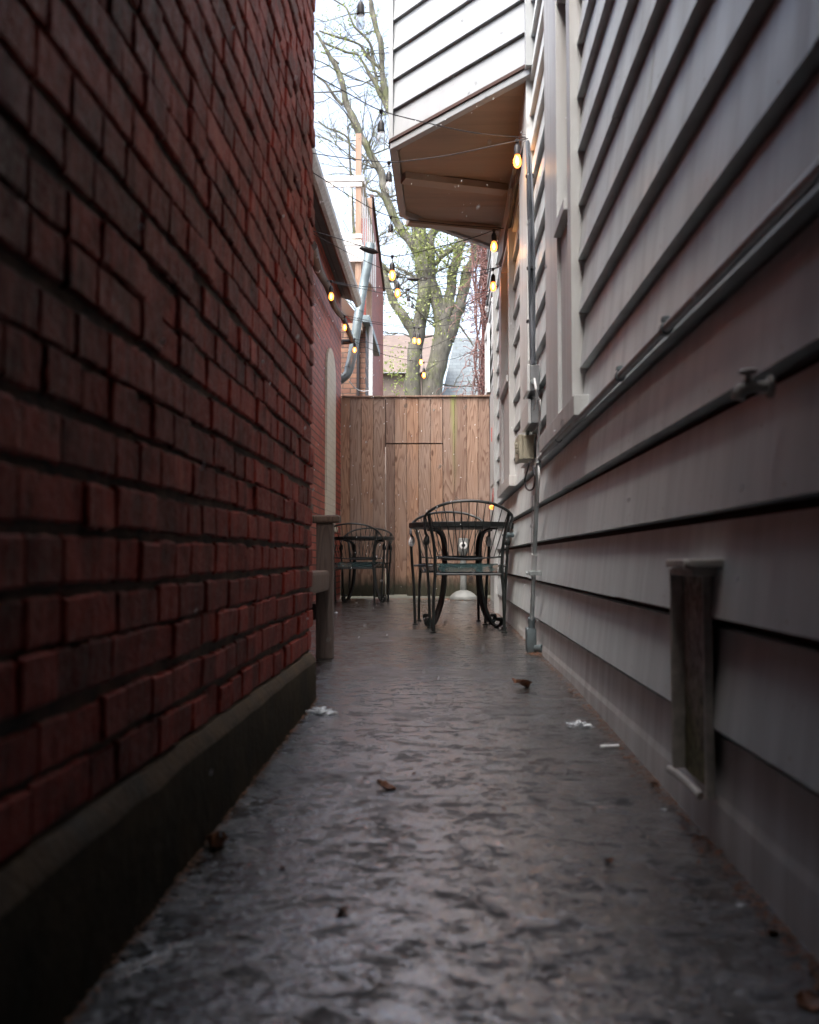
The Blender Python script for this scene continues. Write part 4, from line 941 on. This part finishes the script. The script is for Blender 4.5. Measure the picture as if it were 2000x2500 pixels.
mb = MB(); mb.tube([P(878, 606, 7.18), P(888, 607, 7.18), P(900, 611, 7.2), P(912, 614, 7.22), P(923, 617, 7.24)], [0.006, 0.020, 0.022, 0.021, 0.006], 8, 2)
tag(mb.build('cable_connector', M['cable'], smooth=True), 'black taped cable connector hanging on a wire in front of the duct', 'connector')
string_light('string with a lit bulb left of the trunk and a looped plug', [P(700, 535, 7.4), P(775, 576, 7.7), P(860, 622, 8.1), P(949, 663, 8.6), P(971, 673, 8.7), P(1007, 680, 8.6), P(1060, 678, 8.4), P(1150, 664, 8.1), P(1204, 655, 7.9), P(1226, 648, 7.8)], [(P(971, 674, 8.7), 0.062, 1, 1.0), (P(1204, 656, 7.9), 0.055, 1, 1.0)])
mb = MB(); mb.tube([P(994, 680, 8.6), P(1004, 681, 8.6), P(1016, 683, 8.6), P(1022, 682, 8.6)], [0.009, 0.016, 0.015, 0.008], 8, 2)
mb.tube([P(1022, 682, 8.6), P(1030, 684, 8.6), P(1040, 684, 8.6), P(1042, 679, 8.6), P(1034, 676, 8.6), P(1026, 679, 8.6)], 0.004, 6, 4)
tag(mb.build('cable_connector', M['cable'], smooth=True), 'black plug with a small cable loop on a wire in front of the tree trunk', 'connector')
string_light('string from the first wall bulb with a pale unlit bulb in the middle', [P(799, 684, 9.0), P(860, 696, 9.3), P(930, 703, 9.7), P(997, 706, 10.0), P(1060, 698, 9.6), P(1120, 684, 9.2), P(1171, 672, 8.8), P(1224, 650, 8.4)], [(P(809, 686, 9.05), 0.055, 1, 1.0), (P(997, 706, 10.0), 0.075, 0, 0.9)])
string_light('lower string from the first wall bulb with small unlit bulbs on the right', [P(799, 687, 9.0), P(870, 702, 9.5), P(940, 717, 10.1), P(1007, 727, 10.6), P(1080, 724, 10.3), P(1150, 716, 10.0), P(1190, 711, 9.8), P(1212, 706, 9.6)], [(P(1007, 727, 10.6), 0.07, 0, 0.8), (P(1204, 706, 9.7), 0.03, 0, 0.9), (P(1189, 722, 9.8), 0.05, 0, 0.9)])
string_light('string from the second wall bulb with the left of two touching lit bulbs', [P(838, 769, 11.0), P(900, 783, 11.4), P(960, 793, 11.8), P(1013, 799, 12.1), P(1060, 797, 11.8), P(1119, 788, 11.4), P(1190, 764, 10.8)], [(P(842, 771, 10.9), 0.045, 1, 0.95), (P(1012, 799, 12.1), 0.075, 1, 1.0)])
string_light('string whose lit bulb is right of a touching pair at the trunk', [P(839, 775, 11.0), P(900, 788, 11.3), P(965, 797, 11.6), P(1023, 801, 11.9), P(1090, 775, 11.5), P(1168, 728, 11.0), P(1196, 708, 10.8)], [(P(1023, 801, 11.9), 0.072, 1, 1.0)])
string_light('string from the third wall bulb with the second lowest bulb at the trunk', [P(862, 826, 12.6), P(930, 842, 12.9), P(1028, 851, 13.2), P(1090, 830, 13.0), P(1160, 792, 12.7), P(1185, 778, 12.5)], [(P(866, 827, 12.6), 0.06, 1, 0.95), (P(1028, 851, 13.2), 0.09, 1, 1.05)])
string_light('lowest string from the brown pole with the lowest bulb of all just above the fence', [P(862, 832, 12.6), P(940, 866, 13.0), P(1036, 884, 13.4), P(1100, 877, 13.2), P(1135, 866, 13.1), P(1180, 850, 12.9)], [(P(1035, 884, 13.4), 0.085, 1, 1.05)])
mb = MB(); b = P(776, 650, 9.0); mb.lathe([(0.004, 0.03), (0.014, 0.0), (0.026, -0.03), (0.022, -0.055), (0.004, -0.065)], 12, b); tag(mb.build('bulb', M['clear'], smooth=True), 'unlit clear bulb next to the near brick corner at the top of the pole', 'bulb')
bl = thing('glass_lamp', 'small amber glass lamp hung low on the white door beside the near chair', 'lamp', P(1203, 1215, 10.6))
mb = MB(); mb.tube([P(1205, 1192, 10.6), P(1204, 1212, 10.6), P(1202, 1232, 10.6)], 0.007, 6, 3); local(mb.build('hanger', M['red'], bl), bl)
mb = MB(); mb.lathe([(0.012, 0.0), (0.030, -0.012), (0.032, -0.03), (0.022, -0.045), (0.004, -0.048)], 12, P(1202, 1233, 10.6)); local(mb.build('shade', M['amber'], bl, smooth=True), bl)
mb = MB(); mb.lathe([(0.004, 0.03), (0.014, 0.026), (0.018, 0.0), (0.012, -0.01)], 12, P(1208, 1198, 10.6)); local(mb.build('knob', M['ice'], bl, smooth=True), bl)
# white ties where the wires gather on the wall
mb = MB(); rn = random.Random(6); c_ = P(1289, 337, 5.58)
for i in range(12):
    a = rn.uniform(0, 6.28); mb.tube([c_ + Vector((rn.uniform(-.03, .02), 0, rn.uniform(-.012, .012))), c_ + Vector((math.cos(a) * .045, rn.uniform(-.02, .02), math.sin(a) * .030))], 0.0022, 5)
tag(mb.build('wire_ties', M['greycable']), 'knot of grey wire ties where the strings meet the wall', 'wire ties')

# ================================================================== TREE
TY = 22.0
tr = thing('maple_tree', 'big mossy forked tree with budding leaves standing behind the fence', 'tree', P(1040, 1419, TY))
def tl(name, pts, ends=True):
    """pts: (x, y, radius in enlarged-view px, depth offset)"""
    mb = MB(); q = [L2(x, y, TY + (d if len(r_) else 0)) for (x, y, *r_) in pts for d in [r_[1] if len(r_) > 1 else 0]]
    s_ = 0.3478 * TY / F
    mb.tube(q, [p[2] * s_ for p in pts], 12, 5); o = mb.build(name, M['bark'], tr, smooth=True)
    dsp_noise(o, 0.05); local(o, tr); return list(zip(q, [p[2] * s_ for p in pts]))
from mathutils import noise as mn
def dsp_noise(o, amt):
    for v in o.data.vertices:
        v.co += Vector((mn.noise(v.co * 3.0), mn.noise(v.co * 3.0 + Vector((9, 0, 0))), 0)) * amt
LIMBS = []
LIMBS.append(tl('trunk', [(755, 3075, 85), (765, 2400, 66), (768, 1770, 58), (785, 1500, 52), (815, 1300, 46), (845, 1120, 52), (855, 950, 62), (835, 780, 58), (808, 600, 50), (800, 500, 46), (770, 250, 38), (690, 0, 32), (625, -200, 27), (585, -330, 26), (560, -480, 24), (545, -700, 19), (510, -850, 18), (470, -990, 16), (440, -1150, 12)]))
LIMBS.append(tl('trunk', [(880, 3075, 95), (890, 2400, 80), (905, 1770, 74), (950, 1520, 68), (985, 1330, 66), (960, 1180, 52), (925, 1050, 42), (890, 950, 46), (880, 820, 44), (900, 660, 32), (950, 570, 28), (1010, 440, 22), (1060, 250, 16)]))
LIMBS.append(tl('branch', [(985, 1380, 40), (1010, 1200, 46), (1030, 1050, 38), (1060, 880, 36), (1095, 760, 33), (1140, 640, 30), (1180, 500, 24), (1240, 300, 18)]))
LIMBS.append(tl('branch', [(1010, 1380, 50), (1065, 1250, 46), (1105, 1120, 40), (1140, 980, 38), (1165, 880, 34), (1195, 790, 26), (1215, 700, 18), (1260, 560, 14)]))
LIMBS.append(tl('branch', [(815, 780, 40), (765, 700, 38), (700, 625, 32), (640, 520, 29), (600, 420, 30), (575, 340, 29), (545, 200, 25), (500, 110, 26), (455, 40, 26), (425, -20, 24), (380, -110, 27), (320, -240, 23), (280, -380, 20), (250, -500, 19), (190, -620, 15), (140, -700, 12), (90, -780, 9)]))
LIMBS.append(tl('branch', [(800, 1390, 40), (750, 1280, 38), (690, 1190, 33), (625, 1095, 28), (585, 1000, 22), (560, 880, 20), (530, 820, 22), (470, 740, 14)]))
LIMBS.append(tl('branch', [(640, 1100, 18), (655, 1020, 19), (620, 920, 15), (560, 850, 16)]))
LIMBS.append(tl('branch', [(925, 850, 20), (980, 790, 20), (1035, 750, 17), (1090, 690, 13), (1100, 600, 9)]))
LIMBS.append(tl('branch', [(1075, 1255, 8), (1110, 1290, 9), (1150, 1350, 7), (1200, 1420, 5)]))
LIMBS.append(tl('branch', [(800, 950, 10), (740, 910, 11), (680, 880, 8), (640, 870, 5)]))
LIMBS.append(tl('branch', [(570, 390, 14), (520, 340, 11), (470, 325, 8), (440, 300, 4)]))
LIMBS.append(tl('branch', [(555, 180, 8), (500, 165, 8), (430, 90, 8), (350, 30, 7), (290, -60, 7), (180, -110, 6), (100, -155, 5)]))
LIMBS.append(tl('branch', [(610, -210, 16), (540, -340, 15), (510, -440, 11), (490, -560, 10), (450, -660, 8)]))
LIMBS.append(tl('branch', [(600, -330, 14), (500, -420, 14), (430, -550, 11), (380, -620, 10), (310, -640, 9), (210, -680, 8), (120, -720, 6)]))
LIMBS.append(tl('branch', [(560, -500, 12), (450, -620, 11), (380, -700, 9), (260, -740, 8), (110, -790, 6)]))
LIMBS.append(tl('branch', [(500, -560, 12), (470, -700, 10), (400, -780, 9), (340, -860, 7), (300, -960, 7), (210, -1010, 5)]))
LIMBS.append(tl('branch', [(280, -270, 11), (200, -360, 10), (150, -430, 9), (100, -470, 8)]))
LIMBS.append(tl('branch', [(250, -560, 8), (190, -620, 6), (120, -640, 5)]))
# twigs and young leaves
tw_ = MB(); lf = MB(); rn = random.Random(12)
def leafcl(p, n, s, spread):
    for _ in range(n):
        c = p + Vector((rn.gauss(0, spread), rn.gauss(0, spread), rn.gauss(0, spread)))
        a = Vector((rn.uniform(-1, 1), rn.uniform(-1, 1), rn.uniform(-1, 1))).normalized(); b = a.cross(Vector((rn.uniform(-1, 1), rn.uniform(-1, 1), rn.uniform(-1, 1)))).normalized()
        l = s * rn.uniform(0.6, 1.3); lf.add([c - a * l, c - b * l * .55, c + a * l, c + b * l * .55], [[0, 1, 2, 3]])
def twig(p, d, L, r, depth):
    n = 5; q = p.copy(); pts = [q.copy()]; dd = d.copy()
    for i in range(n):
        dd = (dd + Vector((rn.uniform(-.35, .35), rn.uniform(-.3, .3), rn.uniform(-.25, .30)))).normalized(); q = q + dd * L / n; pts.append(q.copy())
    tw_.tube(pts, [r * (1 - i / (n + 1.5)) for i in range(n + 1)], 4, cap=False)
    if depth > 0:
        for k_ in range(rn.randint(2, 4)):
            i = rn.randint(1, n); e = (dd + Vector((rn.uniform(-1, 1), rn.uniform(-.6, .6), rn.uniform(-.6, .9))) * 0.9).normalized()
            twig(pts[i], e, L * rn.uniform(.4, .7), r * .55, depth - 1)
    elif rn.random() < 0.75: leafcl(pts[-1], 4, 0.026, 0.06)
for li, lm in enumerate(LIMBS):
    for i in range(len(lm) - 1):
        (a, ra), (b, rb) = lm[i], lm[i + 1]
        if a.z < 3.6 or a.z > 17: continue
        L_ = (b - a).length
        cnt = max(1, int(L_ / (0.42 if ra < 0.12 else 0.5)))
        for k_ in range(cnt):
            f = rn.random(); p = a.lerp(b, f); r = ra * (1 - f) + rb * f
            side = Vector((rn.choice([-1, 1]) * rn.uniform(.4, 1), rn.uniform(-.6, .6), rn.uniform(-.1, .8))).normalized()
            twig(p + side * r * .5, side, rn.uniform(.5, 1.9) * (1 if li > 3 else .8), min(0.022, r * .35), 2)
            if rn.random() < (0.75 if li in (0, 1, 2, 3) else .25) and r > 0.06:
                leafcl(p + Vector((rn.uniform(-1, 1) * r, -r * rn.uniform(.5, 1.2), 0)), rn.randint(12, 34), 0.030, 0.20)
for (x, y, n) in ((800, 560, 260), (830, 630, 180), (890, 640, 120), (905, 780, 260), (860, 740, 200), (800, 760, 120), (1050, 820, 260), (1060, 890, 180), (1010, 770, 110), (1100, 700, 120), (790, 1150, 160), (850, 1130, 160), (700, 1170, 130), (1010, 1090, 120), (640, 1130, 120), (1180, 820, 130), (380, -640, 90), (420, -960, 120), (340, -890, 130), (300, -840, 90), (170, -720, 70), (610, 1560, 200), (700, 1560, 160), (640, 1650, 180)):
    leafcl(L2(x, y, TY - .3), int(n * .45), 0.038, 0.24)
local(tw_.build('twigs', M['bark'], tr, fixn=False), tr)
local(lf.build('crown', M['leaf'], tr, fixn=False), tr)
# faint tree behind on the left
t2 = thing('slender_tree', 'thin bare twiggy tree far behind, left of the big trunk', 'tree', (-3.0, 38, 0))
tw_ = MB(); lf = MB(); mb = MB()
trk = [Vector((-3.2, 38, -.1)), Vector((-3.1, 38, 4)), Vector((-2.9, 38, 8)), Vector((-3.3, 38, 12)), Vector((-3.6, 38, 17))]
mb.tube(trk, [.16, .13, .10, .07, .03], 8, 4); local(mb.build('trunk', M['bark'], t2, smooth=True), t2)
for i in range(70):
    z_ = rn.uniform(4.5, 17); s_ = Vector((rn.uniform(-1, 1), rn.uniform(-.6, .6), rn.uniform(0.0, .9))).normalized(); twig(Vector((-3.1, 38, z_)), s_, rn.uniform(1.2, 3.2), 0.028, 2)
local(tw_.build('twigs', M['bark'], t2, fixn=False), t2); local(lf.build('crown', M['leaf'], t2, fixn=False), t2)

# ================================================================== BEYOND THE FENCE
nh = thing('tan_house', 'pale tan brick house with a grey brown roof behind the left of the tree', 'house', (-3, 34, 0))
mb = MB(); mb.box(-6.5, -0.2, 34, 40, -.1, 6.9); local(mb.build('wall', M['roofbrick'], nh), nh)
mb = MB(); mb.add([(-7, 33.7, 6.85), (0.1, 33.7, 6.85), (0.1, 37, 8.9), (-7, 37, 8.9)], [[0, 1, 2, 3]]); mb.add([(0.1, 33.7, 6.85), (0.1, 37, 8.9), (0.1, 40, 6.85)], [[0, 1, 2]]); local(mb.build('roof', M['roofbrick'], nh), nh)
gr = thing('shingled_house', 'house with a blue grey shingle roof behind the right of the tree', 'house', (1.5, 36, 0))
mb = MB(); mb.box(-0.1, 6, 36, 44, -.1, 5.8); local(mb.build('wall', M['whitewood'], gr), gr)
mb = MB(); mb.add([(-0.15, 35.6, 5.6), (6.2, 35.6, 5.6), (6.2, 40, 9.45), (0.55, 40, 9.45)], [[0, 1, 2, 3]]); local(mb.build('roof', M['slate'], gr), gr)
pc = thing('brick_chimney', 'narrow pinkish brick stack wrapped in bare vines right of the tree', 'chimney', (0.72, 14.6, 0))
mb = MB(); mb.box(0.61, 0.80, 14.5, 14.9, -.1, 5.55); local(mb.build('stack', M['brick3'], pc), pc)
vn = thing('climbing_vine', 'tangle of bare reddish climbing vine on the narrow brick stack', 'vine', (0.7, 14.4, 0))
tw_ = MB(); lf = MB(); rn = random.Random(31)
for i in range(16):
    x = rn.uniform(0.52, 0.86); pts = []; zz = 0
    while zz < 5.7: pts.append(Vector((x, 14.42 + rn.uniform(-.05, .03), zz))); x = min(.92, max(.46, x + rn.uniform(-.07, .07))); zz += rn.uniform(.2, .35)
    tw_.tube(pts, rn.uniform(.006, .014), 5, 2)
def vtw(p, L, n_=4):
    dd = Vector((rn.uniform(-1, 1), rn.uniform(-1, .2), rn.uniform(-.6, .8))).normalized(); q = p.copy(); pts = [q.copy()]
    for i in range(n_): dd = (dd + Vector((rn.uniform(-.7, .7), rn.uniform(-.5, .5), rn.uniform(-.8, .5)))).normalized(); q = q + dd * L / n_; pts.append(q.copy())
    tw_.tube(pts, 0.0042, 4, cap=False)
for i in range(620):
    z_ = rn.uniform(2.3, 5.6); sp_ = 0.30 if z_ < 4.2 else 0.22; vtw(Vector((0.62 + rn.gauss(0, sp_ * .55), 14.3 + rn.uniform(-.15, .1), z_)), rn.uniform(.12, .42))
local(tw_.build('stems', M['vine'], vn, fixn=False), vn)

# ================================================================== SMALL THINGS ON THE WALK
def leaf_mesh(name, label, p, s, mat, seed, cat='leaf', curl=0.5):
    rn = random.Random(seed); mb = MB(); n = 9; vs = []; fs = []
    rz_ = rn.uniform(0, 6.28)
    for i in range(n + 1):
        u = i / n; wd = math.sin(math.pi * min(1, u * .95 + .03)) ** .7 * .42 * (1 + .25 * math.sin(i * 2.3))
        for j in (-1, -.4, .4, 1):
            x = (u - .5) * s; y_ = j * wd * s; zz = s * (.10 + curl * abs(j) ** 2 * .35 + .18 * math.sin(u * 3 + seed) + rn.uniform(-.02, .02))
            vs.append((x * math.cos(rz_) - y_ * math.sin(rz_), x * math.sin(rz_) + y_ * math.cos(rz_), max(0.001, zz)))
    for i in range(n):
        for j in range(3): a = i * 4 + j; fs.append([a, a + 1, a + 5, a + 4])
    mb.add(vs, fs); mb.add([(x, y, z - .0015) for x, y, z in vs], fs); o = mb.build(name, mat, smooth=True, fixn=False); o.location = p; tag(o, label, cat); return o
def ground(px, py):
    z = 0.0
    for _ in range(4): q = PZ(px, py, z); z = gz(q.y)
    return PZ(px, py, z)
leaf_mesh('dead_leaf', 'curled brown leaf on the wet walk between the conduit box and the tissue scrap', ground(1274, 1680), .085, M['leafb'], 1)
leaf_mesh('dead_leaf', 'dark red leaf scrap in the middle of the walk', ground(943, 1926), .045, M['leafb'], 2)
o = leaf_mesh('dead_leaf', 'rounded orange brown husk near the left brick plinth', ground(530, 2068), .045, M['leafb'], 3, curl=1.4)
leaf_mesh('dead_leaf', 'brown fleck on the walk in the near right corner', ground(1975, 2455), .035, M['leafb'], 4)
leaf_mesh('dead_leaf', 'tiny brown leaf by the right wall, a little up from the near right corner', ground(1885, 2282), .022, M['leafb'], 5)
leaf_mesh('dead_leaf', 'tiny brown leaf right of the middle of the walk, level with the long crack', ground(1487, 2107), .020, M['leafb'], 6)
leaf_mesh('dead_leaf', 'small dark leaf left of the middle in the foreground', ground(836, 2227), .022, M['leafb'], 7)
def scrap(label, px, py, s, seed, cat='scrap', flat=1.0, name='snow_clump'):
    rn = random.Random(seed); bm = bmesh.new(); bmesh.ops.create_icosphere(bm, subdivisions=4, radius=1)
    off = Vector((seed * 7.1, 0, 0))
    for v in bm.verts:
        c = v.co.copy(); r = 0.55 + 1.1 * abs(mn.noise(c * 2.1 + off)) + .45 * mn.noise(c * 5 + off)
        v.co = Vector((c.x * r * s * 1.2, c.y * r * s * .7, max(-.001, c.z * r * s * .40 * flat)))
    me = bpy.data.meshes.new(name); bm.to_mesh(me); bm.free(); me.materials.append(M['scrap']); me.polygons.foreach_set('use_smooth', [True] * len(me.polygons))
    o = bpy.data.objects.new(name, me); COL.objects.link(o); o.location = ground(px, py); return tag(o, label, cat)
def m_scrap():
    k = NT('translucent_wrapper'); tr_ = k.n('ShaderNodeBsdfTransparent'); mx = k.n('ShaderNodeMixShader'); n = k.noise(k.coord(), 40, 4, .6)
    k.l(k.ramp(n, [(.42, .30), (.6, .95)]), mx.inputs[0]); k.l(tr_.outputs[0], mx.inputs[1]); k.l(k.b.outputs[0], mx.inputs[2]); k.l(mx.outputs[0], k.out.inputs['Surface'])
    k.col((.80, .85, .90)); k.rough(.25); k.bump(n, .6, .01); return k.m
M['scrap'] = m_scrap()
for i, (px, py, s_) in enumerate(((1392, 1690, .022), (1530, 1850, .020), (1600, 1915, .024), (1755, 2085, .020), (1700, 2045, .014), (700, 1800, .018), (640, 1880, .016), (1120, 1560, .020), (880, 1600, .016), (1010, 1890, .012), (1230, 1975, .012), (690, 2120, .014))):
    o = leaf_mesh('dead_leaf', 'tiny wet brown leaf scrap lying flat on the walk', ground(px, py), s_, M['leafb'], 40 + i, curl=.15); o['group'] = 'tiny wet leaf scraps scattered over the walk'
scrap('crumpled clear wrapper lying against the near end of the brick plinth', 783, 1742, .046, 1, name='plastic_wrapper', cat='wrapper')
scrap('crumpled white tissue on the walk near the right wall', 1412, 1775, .040, 2, name='tissue', cat='tissue')
for i, (px, py, s, lb) in enumerate(((1806, 2211, .008, 'white speck by the right wall in the foreground'), (1621, 1977, .007, 'white speck by the right wall below the wall vent'), (371, 2364, .008, 'white speck in the near left corner of the walk'), (560, 1986, .006, 'white speck beside the brick plinth above the orange husk'), (928, 1471, .018, 'white scrap on the walk between the two tables'), (820, 1496, .020, 'white scrap beside the foot of the bench'), (870, 1472, .016, 'pale scrap below the far left chair'), (448, 2470, .009, 'white speck at the bottom edge left'))):
    scrap(lb, px, py, s, 10 + i, name='paper_scrap', cat='paper scrap')
a = ground(1466, 1828); mb = MB(); mb.tube([a + Vector((0, 0, .006)), a + Vector((.052, .012, .006))], 0.0045, 8); o = mb.build('cigarette_end', M['palewhite'], smooth=True); tag(o, 'white cigarette end on the walk near the right wall', 'cigarette end')
# needle litter gathered along the fence foot and the right wall
mb = MB(); rn = random.Random(8)
def needle(x, y, s):
    a = rn.uniform(0, math.pi); d = Vector((math.cos(a), math.sin(a), rn.uniform(-.1, .25))) * s; z_ = gz(y) + .003 + rn.uniform(0, .008); w_ = Vector((-d.y, d.x, 0)) * rn.uniform(.12, .4)
    p = Vector((x, y, z_)); mb.add([p - d - w_ * .3, p + w_ - d * .2, p + d, p - w_ - d * .1], [[0, 1, 2, 3]])
for i in range(1500): needle(rn.uniform(-1.2, .58), 12.24 - abs(rn.gauss(0, .13)), rn.uniform(.008, .022))
for i in range(700): needle(rn.uniform(.0, .55), 12.2 - abs(rn.gauss(0, .28)), rn.uniform(.008, .02))
for i in range(1500): y = 1.15 + 8 * rn.random() ** 1.6; needle(WX - .002 - abs(rn.gauss(0, .016)), y, rn.uniform(.003, .012))
for i in range(260): needle(WX - abs(rn.gauss(0, .05)), 8.6 + rn.gauss(0, .6), rn.uniform(.006, .018))
for i in range(700): y = rn.uniform(1.0, 3.6); needle(-.444 + abs(rn.gauss(0, .007)), y, rn.uniform(.003, .008))
for i in range(160): needle(.475 + rn.gauss(0, .022), 5.16 + rn.gauss(0, .06), rn.uniform(.005, .012))
tag(mb.build('leaf_litter', M['litter'], fixn=False), 'brown needle and leaf litter gathered along the foot of the fence and wall', 'litter', kind='stuff')
# falling wet snow
mb = MB(); rn = random.Random(77)
for i in range(420):
    y = rn.uniform(1.2, 9.5); x = rn.uniform(-.46, .46) if y < 3.7 else rn.uniform(-1.1, .48); z_ = rn.uniform(.1, 2.2) if y < 2.7 else rn.uniform(.1, 3.9)
    p = Vector((x, y, z_)); r = rn.uniform(.0012, .0026); d = Vector((rn.uniform(.2, .5), 0, 1)).normalized() * rn.uniform(.002, .006)
    mb.tube([p - d, p, p + d], [r * .5, r, r * .5], 5)
tag(mb.build('falling_snow', M['ice']), 'small wet snowflakes drifting down through the passage', 'snow', kind='stuff')
